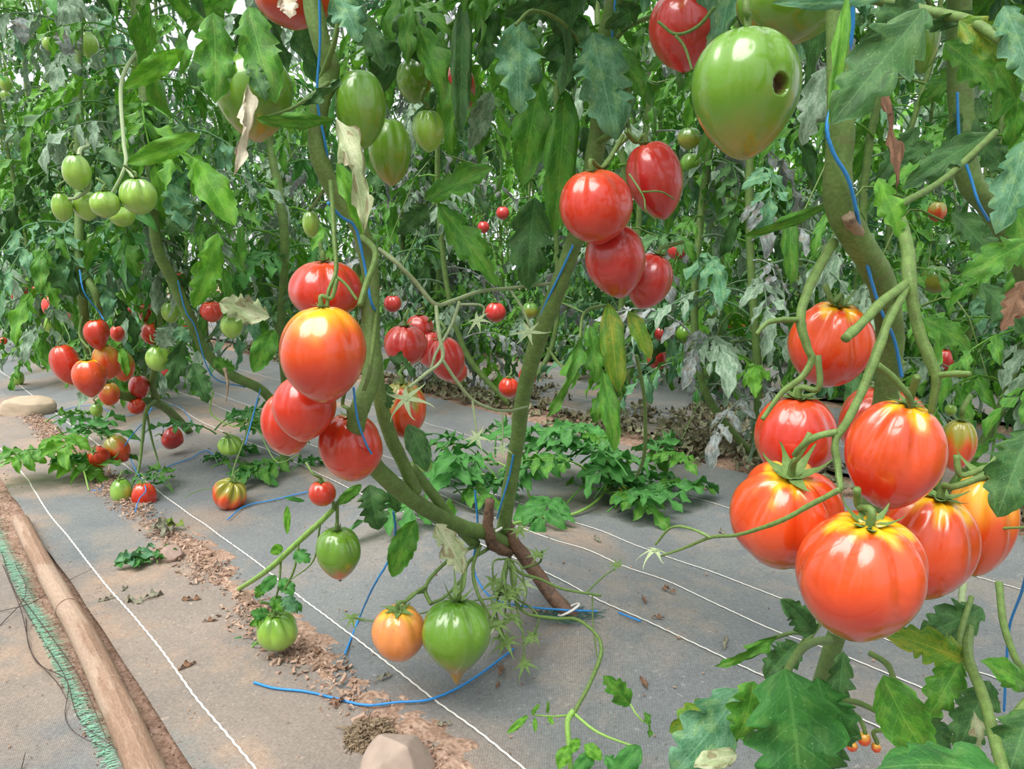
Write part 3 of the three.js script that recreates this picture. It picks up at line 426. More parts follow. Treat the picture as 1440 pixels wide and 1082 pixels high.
function tomato(px, py, w, h, d, kind, label, o = {}) {
  if (o.kind) kind = o.kind; const p = at(px, py, d), W = w / FOCAL * d / Math.hypot(1, (px - 720) / FOCAL), Hh = h / FOCAL * d / Math.hypot(1, (py - 541) / FOCAL), near = w > 44, seed = ++tomatoSeed;
  const t = thing('tomato', label, 'tomato', p, o.group); t.rotation.set(o.rx ?? 0.12, seed * 1.3, 0); const tilt = new THREE.Quaternion().setFromEuler(new THREE.Euler(o.rx ?? 0.12, 0, o.rz ?? 0)); t.quaternion.copy(tilt.multiply(new THREE.Quaternion().setFromAxisAngle(V(0, 1, 0), o.hole ? 0 : o.turn ?? seed * 1.3)));
  const f = fruitGeo({ seed, kind, nu: o.hole ? 170 : near ? 56 : w > 24 ? 32 : 20, nv: o.hole ? 120 : near ? 38 : w > 24 ? 22 : 14, ...o });
  f.g.scale(W, Hh, W); mesh('fruit', f.g, skin, t);
  if (o.bare) return t;
  const top = f.dip * Hh, R = o.sepal ?? W * 0.33;
  const cal = mesh('calyx', calyxGeo(seed, R, o.rise ?? 0.7, near ? 6 : 5, near ? 0.19 : 0.18), calyxMat, t); cal.position.y = top - R * 0.02;
  t.updateMatrixWorld(true);
  const ends = o.stalk ? pix(o.stalk).map((q) => t.worldToLocal(q)) : [V(Math.sin(seed * 2.1) * 0.01, top + 0.014, 0.004), V(Math.sin(seed * 2.1) * 0.024, top + 0.026, -0.01)];
  const st = mesh('stalk', tube([V(0, top - 0.004, 0), V(0, top + Math.min(0.012, W * 0.15), 0), ...ends], near ? [0.003, 0.0024, 0.0026] : [0.0022, 0.002], 7, 5, 0.1, seed), S.green, cal); st.position.y = -cal.position.y;
  if (o.scar) { const s = mesh('blossom_scar', calyxGeo(seed + 5, W * 0.06, -0.6, 5, 0.4), S.brown, t.children[0]); s.position.y = -Hh * 0.5 - 0.001; }
  return t;
}
// the big truss on the right
tomato(1210, 817, 200, 190, 0.5, 'shoulder', 'biggest orange-red heart tomato with yellow shoulders, lowest of the large hanging truss', { point: 0.6, ribs: 7, ribAmp: 0.06, shoulder: 0.13, rx: 0.16, stalk: [[1207, 712, 0.5], [1205, 688, 0.492]], sepal: 0.021, rise: 1.5, turn: 0.7 });
tomato(1257, 643, 150, 158, 0.53, 'sunny', 'red tomato with yellow-orange streaks above the biggest heart tomato', { point: 0.4, ribs: 5, ribAmp: 0.09, rz: -0.12, stalk: [[1280, 560, 0.52], [1290, 530, 0.5]], sepal: 0.016, turn: 2.1 });
tomato(1104, 730, 166, 164, 0.57, 'shoulder', 'red tomato with bright yellow top and brown dried tip beside the biggest heart tomato', { point: 0.55, ribs: 6, ribAmp: 0.1, rx: 0.45, rz: 0.1, scar: 1, stalk: [[1120, 645, 0.53], [1140, 610, 0.53]], sepal: 0.026, rise: 1.3 });
tomato(1303, 772, 150, 158, 0.585, 'sunny', 'orange-red tomato squeezed between the biggest heart tomato and the yellow one', { point: 0.4, ribs: 6, ribAmp: 0.06, rz: -0.1 });
tomato(1378, 742, 116, 155, 0.62, 'golden', 'yellow-shouldered orange tomato hanging outermost behind the large truss', { point: 0.5, ribs: 5, ribAmp: 0.1, rz: 0.05, stalk: [[1350, 668, 0.6], [1345, 640, 0.6]], sepal: 0.028, rise: 0.9 });
tomato(1118, 618, 124, 122, 0.63, 'red', 'red flattened tomato with curled calyx under the speckled red one', { point: 0.2, ribs: 6, ribAmp: 0.04, rx: 0.1, stalk: [[1150, 548, 0.61], [1150, 500, 0.61]], sepal: 0.024, rise: 1.2 });
tomato(1168, 488, 126, 124, 0.68, 'shoulder', 'speckled red tomato with yellow top, highest of the large truss', { point: 0.3, ribs: 5, ribAmp: 0.12, rx: 0.3, stalk: [[1172, 425, 0.66], [1160, 400, 0.66]], sepal: 0.02, rise: 1 });
tomato(1240, 600, 140, 110, 0.78, 'red', 'red tomato half hidden behind the thick stem of the large truss', { point: 0.2 });
tomato(1346, 628, 56, 76, 0.8, 'amber', 'small orange and green tomato peeping out behind the streaked red one', { point: 0.3 });
tomato(1048, 135, 166, 188, 0.56, 'blushing', 'large green heart tomato with a brown round hole', { point: 0.8, ribs: 5, ribAmp: 0.03, shoulder: 0.05, tip: 0.1, rx: -0.05, hole: [0.38, -0.1, 0.92, 0.17], stalk: [[1050, 20, 0.55], [1048, -30, 0.55]], sepal: 0.01, lowAt: 0.1 });
tomato(1112, 8, 160, 118, 0.64, 'heartgreen', 'dark green tomato cropped by the leaves above the holed tomato', { point: 0.4 });
tomato(964, 44, 112, 120, 0.8, 'ripe', 'red tomato crossed by a forked stalk beside the holed green one', { point: 0.3, ribs: 4, scar: 1, bare: false });
tomato(1301, 60, 46, 92, 0.8, 'green', 'long green tomato behind the large dark leaf and shaded post-like stem', { point: 0.4 });
// truss hanging in the middle
tomato(838, 293, 106, 106, 0.88, 'red', 'broad orange-red tomato, largest of the four shaded red ones', { point: 0.15, ribs: 5, ribAmp: 0.06, rx: 0.2, rz: 0.15, stalk: [[846, 236, 0.88], [876, 190, 0.9]], sepal: 0.01, rise: 0.3 });
tomato(922, 256, 84, 112, 0.93, 'ripe', 'pinkish-red upright tomato with withered stalk crossing it', { point: 0.5, ribs: 4, ribAmp: 0.06, rz: 0.3, stalk: [[895, 200, 0.92], [880, 185, 0.9]], sepal: 0.01 });
tomato(866, 370, 94, 104, 0.93, 'ripe', 'shaded red heart tomato below the broad orange-red one', { point: 0.6, rz: 0.2, ribs: 4 });
tomato(912, 397, 68, 80, 0.98, 'ripe', 'small shaded red tomato tucked behind the red heart one', { point: 0.3, rz: -0.3 });
// truss of orange tomatoes on the bent stem
tomato(456, 501, 132, 138, 0.84, 'glow', 'glossy orange-yellow topped tomato in front of the bent stem', { point: 0.45, ribs: 6, ribAmp: 0.03, shoulder: 0.06, where: 0.8, rx: 0.05, stalk: [[465, 420, 0.83], [474, 392, 0.83]], sepal: 0.012, turn: 0.4 });
tomato(458, 410, 106, 84, 0.93, 'red', 'orange-red flat tomato directly above the glossy yellow topped one', { point: 0.1, ribs: 6, ribAmp: 0.06, stalk: [[455, 368, 0.92], [450, 340, 0.92]], sepal: 0.016, rise: 1 });
tomato(428, 576, 92, 92, 0.91, 'red', 'orange-red tomato with a dark blossom scar below the glossy one', { point: 0.4, rx: -0.3, scar: 1, bare: true });
tomato(404, 598, 80, 92, 0.96, 'red', 'orange-red tomato behind its scarred neighbour, outermost of the orange truss', { point: 0.3, bare: true });
tomato(493, 632, 96, 98, 0.97, 'red', 'red tomato hanging lowest behind the bent stem', { point: 0.35, ribs: 5, ribAmp: 0.07, stalk: [[482, 570, 0.96], [486, 545, 0.95]], sepal: 0.02, rise: 1.1 });
tomato(567, 578, 70, 82, 1.08, 'patchy', 'orange tomato with olive-green patches behind the dried star calyx', { point: 0.3, ribs: 6, ribAmp: 0.08, sepal: 0.018 });
tomato(571, 487, 64, 58, 1.2, 'ripe', 'pinkish-red round tomato beside the branching dried truss', { point: 0.1, ribs: 5, ribAmp: 0.06, sepal: 0.02, rise: 0.9 });
tomato(629, 507, 52, 64, 1.25, 'ripe', 'pinkish-red tomato behind the forked pale dried truss', { point: 0.3, rz: 0.2 });
tomato(590, 464, 42, 42, 1.32, 'ripe', 'small pinkish-red tomato above the round one by the dried truss', { point: 0.1 });
tomato(606, 492, 46, 54, 1.32, 'ripe', 'red tomato wedged between two pinkish-red ones by the dried truss', { point: 0.2 });
tomato(640, 524, 36, 34, 1.6, 'ripe', 'small red tomato half hidden beneath the pinkish-red ones', { point: 0.2 });
tomato(453, 695, 40, 37, 1.1, 'red', 'small round orange tomato above the green turning heart', { point: 0.1, rx: 0.1, sepal: 0.013 });
tomato(476, 781, 68, 79, 1.12, 'turning', 'green heart tomato blushing orange, hanging above the sheet', { point: 0.9, ribs: 6, ribAmp: 0.05, sepal: 0.016, rise: 0.9, scar: 1, stalk: [[474, 740, 1.12], [474, 705, 1.12]] });
tomato(390, 888, 62, 60, 1.27, 'lime', 'smooth bright green tomato resting on the sheet by the wood chips', { point: -0.1, ribs: 6, ribAmp: 0.1, rx: 0.25, sepal: 0.018 });
tomato(562, 893, 79, 88, 1.12, 'peach', 'pale peach-orange tomato beside the large green heart', { point: 0.4, ribs: 6, ribAmp: 0.05, rx: 0.2, sepal: 0.03, rise: 0.3, scar: 1, stalk: [[572, 845, 1.11], [590, 830, 1.12], [600, 825, 1.13]] });
tomato(642, 905, 101, 124, 1.09, 'heartgreen', 'large glossy green heart tomato with a brown pointed tip near the sheet', { point: 1, ribs: 6, ribAmp: 0.06, tip: 2.4, rx: -0.12, sepal: 0.03, rise: 2.4, stalk: [[650, 830, 1.1], [655, 800, 1.14]] });
// upper left by the stem
tomato(358, 138, 120, 128, 0.86, 'blushing', 'large green tomato behind drooping leaves and a parched white leaf', { point: 0.7, ribs: 5, bare: true });
tomato(508, 155, 74, 112, 0.88, 'green', 'tall green tomato right against the curved stem', { point: 0.3, ribs: 4, ribAmp: 0.05, bare: true });
tomato(548, 215, 62, 96, 0.98, 'blushing', 'shaded green tomato behind the tall green one', { point: 0.5, bare: true });
tomato(603, 185, 47, 60, 1.02, 'lime', 'small green tomato with faint ribs beside hanging dark leaf', { point: 0.3, ribs: 6, ribAmp: 0.08 });
tomato(582, 115, 52, 64, 1.06, 'green', 'green tomato half covered by leaves above the small ribbed one', { point: 0.4 });
tomato(643, 128, 56, 76, 1.1, 'ripe', 'red tomato mostly hidden by the long dark hanging leaf', { point: 0.2 });
tomato(414, 2, 116, 84, 0.92, 'patchy', 'red and yellow tomato cropped at the very top beside the stem', { point: 0.3, ribs: 5, bare: true });
tomato(437, 316, 26, 38, 1.05, 'lime', 'small pale green tomato behind the curved stem', { point: 0.2, stalk: [[440, 290, 1.0], [455, 268, 0.92]] });
// green truss, upper left
[[108, 243, 45, 50], [87, 292, 33, 41], [122, 290, 42, 42], [148, 288, 47, 38], [195, 277, 60, 52], [172, 305, 40, 30]].forEach(([x, y, w, h], i) => tomato(x, y, w, h, 1.5 + 0.03 * (i % 3) + (i === 5 ? 0.1 : 0), 'lime', 'light green tomato of the unripe truss above the left-hand red hearts', { group: 'light green tomatoes of the unripe truss', point: 0.1, ribs: 6, ribAmp: i === 4 ? 0.1 : 0.05, sepal: 0.02 }));
// red hearts, left
tomato(137, 472, 41, 45, 2.1, 'red', 'pointed orange-red heart tomato hanging highest of the distant heart truss', { point: 1.1, tip: 0.4, ribs: 4, sepal: 0.02, stalk: [[136, 440, 2.1], [134, 420, 2.1]] });
tomato(93, 514, 46, 58, 2.12, 'red', 'red heart tomato on the outer side of the distant heart truss', { point: 0.5, rz: 0.2, sepal: 0.02 });
tomato(126, 533, 53, 55, 2.05, 'shoulder', 'front red heart tomato with yellow rim in the distant heart truss', { point: 0.8, ribs: 5, sepal: 0.024, stalk: [[128, 500, 2.05], [124, 485, 2.05]] });
tomato(150, 510, 44, 50, 2.15, 'golden', 'yellow tomato behind the front heart of the distant truss', { point: 0.4, sepal: 0.02 });
tomato(173, 516, 38, 44, 2.2, 'amber', 'orange and olive tomato beside the yellow one in the distant truss', { point: 0.4, sepal: 0.02 });
tomato(223, 505, 40, 37, 2.0, 'lime', 'bright green round tomato hanging alone by the serrated dark leaf', { point: 0.1, ribs: 5, ribAmp: 0.1, sepal: 0.02 });
tomato(154, 555, 34, 34, 2.3, 'golden', 'orange tomato under the distant heart truss', { point: 0.2 });
tomato(196, 545, 32, 34, 2.4, 'ripe', 'red tomato in shade behind the leaning lower stem', { point: 0.2 });
tomato(192, 572, 28, 24, 2.4, 'red', 'orange-red tomato just under the leaning lower stem', { point: 0.1 });
tomato(136, 577, 20, 20, 2.4, 'lime', 'tiny green tomato under the distant heart truss', { point: 0.1 });
tomato(140, 643, 34, 38, 2.32, 'red', 'orange tomato on the sheet with its calyx facing out', { point: 0.1, ribs: 7, ribAmp: 0.1, rx: 0.9 });
tomato(166, 632, 38, 42, 2.38, 'amber', 'orange tomato on the sheet leaning against the one with calyx facing out', { point: 0.3, ribs: 6, ribAmp: 0.08, rz: 0.5 });
tomato(244, 617, 37, 29, 2.58, 'ripe', 'fallen red heart tomato lying on its side on the sheet', { point: 0.8, rz: 1.2, rx: 0.2 });
tomato(323, 627, 37, 29, 2.2, 'lime', 'deeply ribbed green tomato with withered blossom', { point: -0.2, ribs: 9, ribAmp: 0.24, rx: 0.3 });
tomato(322, 697, 53, 46, 2.04, 'amber', 'yellow to orange ribbed tomato resting on the sheet', { point: 0.5, ribs: 8, ribAmp: 0.2, rz: -0.4, sepal: 0.024 });
tomato(171, 693, 36, 40, 2.13, 'ripe', 'green half of the fallen pair by the wood chips', { point: 0.2, kind: 'lime' });
tomato(203, 700, 38, 44, 2.12, 'red', 'red half of the fallen pair by the wood chips', { point: 0.2 });
// small ones deep in the left-hand rows
[[64, 395, 25, 'red'], [52, 411, 17, 'red'], [34, 410, 13, 'red'], [72, 432, 29, 'red'], [5, 480, 12, 'red'], [35, 492, 11, 'red'], [96, 495, 20, 'ripe'], [104, 445, 24, 'red'], [183, 328, 21, 'ripe'], [181, 345, 15, 'ripe'], [181, 398, 18, 'ripe'], [207, 375, 21, 'ripe'], [252, 398, 34, 'red'], [208, 443, 29, 'red'], [298, 439, 35, 'red'], [262, 470, 22, 'ripe'], [215, 470, 36, 'red'], [258, 300, 24, 'ripe'], [236, 520, 24, 'ripe'], [165, 470, 22, 'red'], [178, 440, 16, 'ripe'], [20, 415, 13, 'red']].forEach(([x, y, w, k], i) => { const r0 = (x - 720) / FOCAL, dd = Math.min(4.4, Math.max(1.8, 0.66 / (RC * r0 + RS))); const D = Math.min(dd, 0.1 * FOCAL / w); tomato(x, y, w, w * (1 + 0.15 * Math.sin(i * 3)), D, k, 'small distant red tomato deep in the foliage of the left-hand row', { group: 'distant red tomatoes in the left-hand row', point: 0.3, ribs: 4, stalk: [[x + 2, y - w * 0.85, D + 0.03], [x - 4, y - w * 1.7, D + 0.16], [x - 8, y - w * 2.1, D + 0.26]] }); });
[[68, 456, 25], [240, 440, 29], [326, 460, 34], [25, 533, 21], [122, 63, 36], [68, 62, 20], [8, 118, 22], [8, 135, 16]].forEach(([x, y, w], i) => { const r0 = (x - 720) / FOCAL, dd = Math.min(4.4, Math.max(1.8, 0.66 / (RC * r0 + RS))); const D = Math.min(dd, 0.08 * FOCAL / w); tomato(x, y, w, w * 1.05, D, 'lime', 'small distant green tomato deep in the foliage of the left-hand row', { group: 'distant green tomatoes in the left-hand row', point: 0.2, stalk: [[x + 2, y - w * 0.85, D + 0.03], [x - 4, y - w * 1.7, D + 0.16], [x - 8, y - w * 2.1, D + 0.26]] }); });
// second and third rows
[[707, 300, 20, 'ripe'], [952, 353, 28, 'ripe'], [716, 546, 31, 'red'], [742, 530, 28, 'ripe'], [697, 440, 30, 'ripe'], [552, 428, 26, 'ripe'], [925, 506, 32, 'ripe'], [1327, 507, 33, 'ripe'], [1318, 298, 30, 'amber'], [930, 470, 22, 'ripe'], [680, 320, 18, 'ripe']].forEach(([x, y, w, k], i) => tomato(x, y, w, w * 0.95, 2.3 + 0.12 * (i % 4), k, 'small red tomato hanging among powdery leaves in the row behind', { group: 'red tomatoes in the row behind', point: 0.1, ribs: 5, ribAmp: 0.06 }));
[[969, 195, 35, 'olive'], [972, 231, 35, 'green'], [976, 250, 30, 'green'], [995, 266, 26, 'green'], [1316, 393, 45, 'olive'], [988, 523, 25, 'green'], [965, 470, 32, 'green'], [745, 437, 26, 'olive'], [598, 655, 22, 'lime'], [1337, 577, 20, 'lime'], [1000, 440, 20, 'green']].forEach(([x, y, w, k], i) => tomato(x, y, w, w * 0.9, i === 8 ? 1.6 : 2.2 + 0.12 * (i % 4), k, 'green tomato hanging in shade in the row behind', { group: 'green tomatoes in the row behind', point: 0, ribs: 6, ribAmp: 0.06 }));
[[1403, 258, 18, 'ripe'], [1399, 216, 20, 'ripe'], [1392, 291, 15, 'ripe'], [1028, 457, 12, 'golden'], [1042, 459, 12, 'golden'], [1185, 420, 12, 'golden']].forEach(([x, y, w, k]) => tomato(x, y, w, w, 4.1, k, 'tiny far-off bright tomato in the sunlit rows at the back', { group: 'far-off bright tomatoes in the back rows', point: 0.1 }));
[[1215, 1040, 22], [1232, 1052, 16], [1198, 1050, 18]].forEach(([x, y, w]) => tomato(x, y, w, w, 0.75, 'golden', 'tiny orange fruit under the big lobed leaves at the foot of the large truss', { group: 'tiny orange fruits under the lobed leaves', point: 0.1 }));

// ───────────────────────── the plants of the nearest row ─────────────────────────
const stemPart = (parent, name, list, radii, mat, radial = 9, rough = 0.16) => { const pts = pix(list).map((p) => p.sub(parent.position)); return mesh(name, tube(pts, radii, radial, 7, rough, list[0][0]), mat, parent); };
const G = { big, smooth, twisted };
function heroLeaves(parent, list) { list.forEach(([bx, by, tx, ty, w, d, mat, roll = 0, set = 'big', dd = 0.01], i) => { const gs = G[set]; blade(parent, at(bx, by, d), at(tx, ty, d - dd), 1.35 * w / FOCAL * d, M[mat], gs[(i * 7 + Math.round(bx)) % gs.length], roll); }); }
function crown(parent, axis, count, seed, mats, o = {}) { // sprays of leaves set along a line of points
  const r = rng(seed), curve = new THREE.CatmullRomCurve3(axis), set = o.far ? farSpray : spray;
  for (let i = 0; i < count; i++) {
    const t = (i + r()) / count, p = curve.getPoint(Math.min(1, t)), k = lerp(o.min ?? 0.2, o.max ?? 0.34, r()), m = mesh('leaf', set[Math.floor(r() * set.length)], M[mats[Math.floor(r() * mats.length)]], parent);
    m.position.copy(p.sub(parent.position)); m.rotation.set((r() - 0.5) * 0.7, o.yaw !== undefined ? o.yaw + (r() - 0.5) * (o.spread ?? 6.28) : r() * 6.28, (r() - 0.5) * 0.6, 'YXZ'); m.scale.set(k, k * (0.9 + 0.3 * r()), k);
  }
}
// right-hand plant
{
  const foot = groundAt(1146, 985), P = thing('tomato_plant', 'thick-stemmed tomato plant carrying the large truss with lobed leaves at its foot', 'tomato plant', foot);
  stemPart(P, 'main_stem', [[1146, 985, 1.12], [1166, 925, 1.0], [1205, 800, 0.88], [1236, 660, 0.78], [1246, 560, 0.73], [1252, 480, 0.7], [1240, 400, 0.66], [1204, 335, 0.62], [1180, 285, 0.6], [1182, 180, 0.58], [1180, 60, 0.57], [1182, -80, 0.56], [1186, -320, 0.6]], [0.0105, 0.011, 0.0112, 0.0115, 0.0118, 0.0116, 0.0115, 0.012, 0.01, 0.009, 0.0088, 0.0086], S.green, 14);
  const stub = stemPart(P, 'pruned_stub', [[1214, 345, 0.618], [1203, 325, 0.608], [1192, 304, 0.592]], [0.004, 0.0062, 0.0048], S.dry, 9); stub.userData.label = 'dry brown pruning scar';
  const T = (list, r, mat = S.green) => stemPart(P, 'truss_stalk', list, r.map((q) => q * 0.76), mat, 8, 0.22);
  T([[1262, 300, 0.56], [1276, 350, 0.52], [1279, 395, 0.5], [1288, 450, 0.5], [1305, 500, 0.5], [1316, 530, 0.5], [1310, 580, 0.51]], [0.0062, 0.006, 0.0058, 0.005, 0.005, 0.0045, 0.003]);
  T([[1276, 398, 0.5], [1240, 425, 0.48], [1212, 455, 0.465], [1189, 476, 0.455]], [0.0045, 0.004, 0.0035, 0.0042]);
  T([[1277, 400, 0.5], [1250, 450, 0.48], [1232, 500, 0.47], [1210, 555, 0.465], [1190, 595, 0.46], [1175, 620, 0.46], [1178, 655, 0.46], [1182, 690, 0.455]], [0.0042, 0.004, 0.004, 0.0035, 0.003, 0.003, 0.0025]);
  T([[1232, 512, 0.47], [1255, 530, 0.475], [1276, 555, 0.48], [1282, 572, 0.49]], [0.003, 0.0025]);
  T([[1176, 608, 0.46], [1150, 614, 0.46], [1128, 628, 0.47], [1118, 640, 0.48]], [0.003, 0.0026, 0.0026]);
  T([[1316, 528, 0.5], [1340, 526, 0.49], [1364, 526, 0.48]], [0.003, 0.0024]);
  T([[1172, 340, 0.62], [1150, 380, 0.6], [1132, 420, 0.58], [1126, 452, 0.57], [1136, 490, 0.57], [1142, 505, 0.57], [1128, 530, 0.57], [1100, 552, 0.565], [1072, 590, 0.56]], [0.0055, 0.005, 0.0048, 0.0045, 0.004, 0.0035, 0.003, 0.0022]);
  T([[1126, 450, 0.57], [1100, 450, 0.565], [1078, 455, 0.56], [1064, 470, 0.56]], [0.0028, 0.0026, 0.0022]);
  T([[1182, 688, 0.455], [1160, 700, 0.46], [1130, 716, 0.47], [1100, 732, 0.48], [1064, 745, 0.5], [1035, 753, 0.52], [1000, 756, 0.55], [960, 772, 0.58], [930, 782, 0.6]], [0.0024, 0.0022, 0.0018, 0.0016, 0.0012]);
  T([[1000, 757, 0.55], [975, 745, 0.56], [945, 742, 0.58], [922, 766, 0.6]], [0.0016, 0.0012]);
  T([[1390, 744, 0.6], [1440, 742, 0.58]], [0.0016, 0.0012]);
  const dc = mesh('withered_flower', calyxGeo(91, 0.016, -1.1, 6, 0.12), dryCalyx, P); dc.position.copy(at(922, 776, 0.6).sub(foot)); dc.userData.label = 'withered brown flower on a dried truss';
  // leaf stalks at the foot
  const L = (list, r, mat = S.green) => stemPart(P, 'leaf_stalk', list, r, mat, 8, 0.1);
  L([[1168, 900, 0.95], [1140, 905, 0.8], [1118, 925, 0.66], [1105, 948, 0.62]], [0.005, 0.004, 0.003]); L([[1150, 880, 0.9], [1120, 920, 0.75], [1100, 955, 0.66]], [0.004, 0.003]);
  L([[1365, 870, 0.72], [1362, 925, 0.62], [1384, 985, 0.55], [1412, 1090, 0.5]], [0.004, 0.0042, 0.0042]); L([[1362, 930, 0.62], [1350, 900, 0.66], [1366, 840, 0.7]], [0.003, 0.0024]);
  L([[1400, 1050, 0.52], [1425, 1010, 0.53], [1445, 985, 0.54]], [0.003]); L([[1225, 920, 0.75], [1248, 935, 0.66], [1258, 958, 0.6]], [0.003, 0.0022]); L([[1176, 985, 0.8], [1210, 990, 0.66], [1250, 1010, 0.58]], [0.003, 0.002]);
  L([[1405, 820, 0.75], [1412, 880, 0.72], [1430, 930, 0.7], [1445, 950, 0.7]], [0.0035, 0.003]); L([[1355, 820, 0.8], [1350, 880, 0.78], [1358, 930, 0.74]], [0.0035], S.pale); L([[1090, 897, 0.72], [1120, 890, 0.78], [1150, 905, 0.9]], [0.002], S.green);
  L([[1445, 95, 0.5], [1410, 60, 0.5], [1365, 30, 0.52], [1300, 15, 0.55], [1195, -10, 0.57]], [0.003, 0.0035, 0.004]); L([[1400, 185, 0.68], [1330, 250, 0.66], [1262, 290, 0.62]], [0.003, 0.003], S.green);
  heroLeaves(P, [
    [1104, 944, 1122, 1128, 160, 0.62, 'rich', 0.1], [1150, 955, 1196, 1050, 90, 0.66, 'rich', -0.5], [1060, 960, 1035, 1040, 70, 0.66, 'mid', 0.5],
    [1092, 895, 1004, 938, 32, 0.72, 'mid', 0.5, 'twisted'], [1040, 972, 945, 1090, 96, 0.7, 'blue', 0.2], [1035, 1062, 975, 1080, 48, 0.68, 'pale', -0.2, 'smooth'], [1010, 990, 940, 1030, 50, 0.74, 'yellow', 0.4], [1040, 1020, 985, 1050, 44, 0.71, 'mid', 0.3, 'smooth'],
    [1145, 890, 1098, 842, 46, 0.72, 'dark', 0.2], [1120, 905, 1075, 955, 54, 0.8, 'dark', 0.2], [1186, 918, 1176, 1006, 44, 0.76, 'dark', 0.3], [1243, 952, 1306, 1066, 82, 0.56, 'mid', -0.2, 'smooth'], [1380, 856, 1292, 896, 66, 0.7, 'dark', 0.1], [1368, 934, 1240, 888, 62, 0.64, 'yellow', 0.2],
    [1350, 935, 1305, 1010, 62, 0.62, 'mid', 0.3], [1445, 965, 1378, 930, 62, 0.58, 'mid', 0, 'smooth'], [1420, 1095, 1232, 1082, 90, 0.5, 'rich', -0.2], [1450, 1000, 1415, 1100, 80, 0.52, 'dark', 0.1], [1290, 1000, 1330, 1075, 70, 0.64, 'dark', 0.4], [1390, 960, 1345, 1060, 66, 0.6, 'dark', 0.2], [1200, 1000, 1170, 1085, 60, 0.7, 'dark', -0.4], [1368, 1000, 1368, 1070, 30, 0.57, 'pale', 0.6, 'twisted'],
    [1298, 14, 1168, 176, 104, 0.45, 'dark', 0.1], [1190, -5, 1164, 176, 40, 0.48, 'bright', 0.5, 'smooth'], [1162, 95, 1128, 205, 52, 0.62, 'grey', 0.2], [1250, -8, 1085, 4, 40, 0.5, 'blue', 0.3, 'smooth'], [1290, 5, 1210, 60, 60, 0.52, 'dark', 0.6], [1350, 30, 1432, 88, 62, 0.52, 'yellow', 0.1], [1412, 10, 1450, 120, 66, 0.5, 'blue', 0.2], [1366, 20, 1278, 42, 40, 0.55, 'dark', 0.5, 'twisted'],
    [1312, 203, 1258, 232, 34, 0.75, 'dark', 0.2], [1378, 140, 1326, 240, 54, 0.82, 'dark', 0.2], [1392, 188, 1268, 268, 50, 0.68, 'dark', 0.1], [1240, 128, 1260, 268, 30, 0.6, 'brown', 0.6, 'twisted'], [1236, 252, 1266, 336, 46, 0.54, 'bright', 0.3], [1110, 303, 1112, 402, 44, 0.82, 'mid', 0.2, 'smooth'], [1170, 286, 1042, 332, 30, 0.72, 'mid', 0.9, 'smooth'], [1445, 340, 1352, 388, 56, 0.6, 'mid', 0.2], [1300, 448, 1364, 494, 50, 0.74, 'mid', 0.3], [1450, 606, 1402, 728, 84, 0.52, 'dark', 0.1], [1440, 396, 1408, 466, 40, 0.62, 'brown', 0.5], [1340, 300, 1400, 370, 50, 0.8, 'dark', 0.3], [1440, 200, 1400, 330, 60, 0.62, 'blue', 0.2], [1420, 250, 1440, 380, 50, 0.66, 'mid', 0.4], [1330, 60, 1400, 130, 60, 0.75, 'mid', 0.3], [1290, 180, 1230, 260, 40, 0.8, 'dark', 0.3], [1380, 400, 1440, 470, 56, 0.75, 'dark', 0.3],
  ]);
  crown(P, [V(0.3, 1.2, -0.62), V(0.28, 1.4, -0.66), V(0.3, 1.9, -0.7)], 16, 401, ['dark', 'mid', 'blue']);
}
// a second stem in the shade behind it
{
  const foot = groundAt(1480, 760), P = thing('tomato_plant', 'shaded tomato plant with a dark straight stem behind the brown curled leaf', 'tomato plant', foot);
  stemPart(P, 'main_stem', [[1480, 760, 1.5], [1478, 520, 1.1], [1440, 380, 0.9], [1400, 300, 0.85], [1362, 250, 0.82], [1352, 160, 0.82], [1350, 60, 0.82], [1350, -60, 0.82], [1352, -220, 0.85]], [0.011, 0.0115, 0.0125, 0.0125, 0.012, 0.012], S.green, 12);
  heroLeaves(P, [[1352, 100, 1290, 150, 44, 0.9, 'mid', 0.2], [1360, 180, 1420, 250, 50, 0.9, 'dark', 0.2], [1390, 300, 1440, 360, 60, 0.9, 'dark', 0.2], [1370, 40, 1430, 140, 60, 0.95, 'mid', 0.1], [1330, 20, 1280, 90, 60, 0.95, 'dark', 0.2]]);
  crown(P, [at(1350, -60, 0.82), at(1350, -160, 0.84), at(1352, -400, 0.9)], 14, 407, ['dark', 'mid', 'blue']);
}
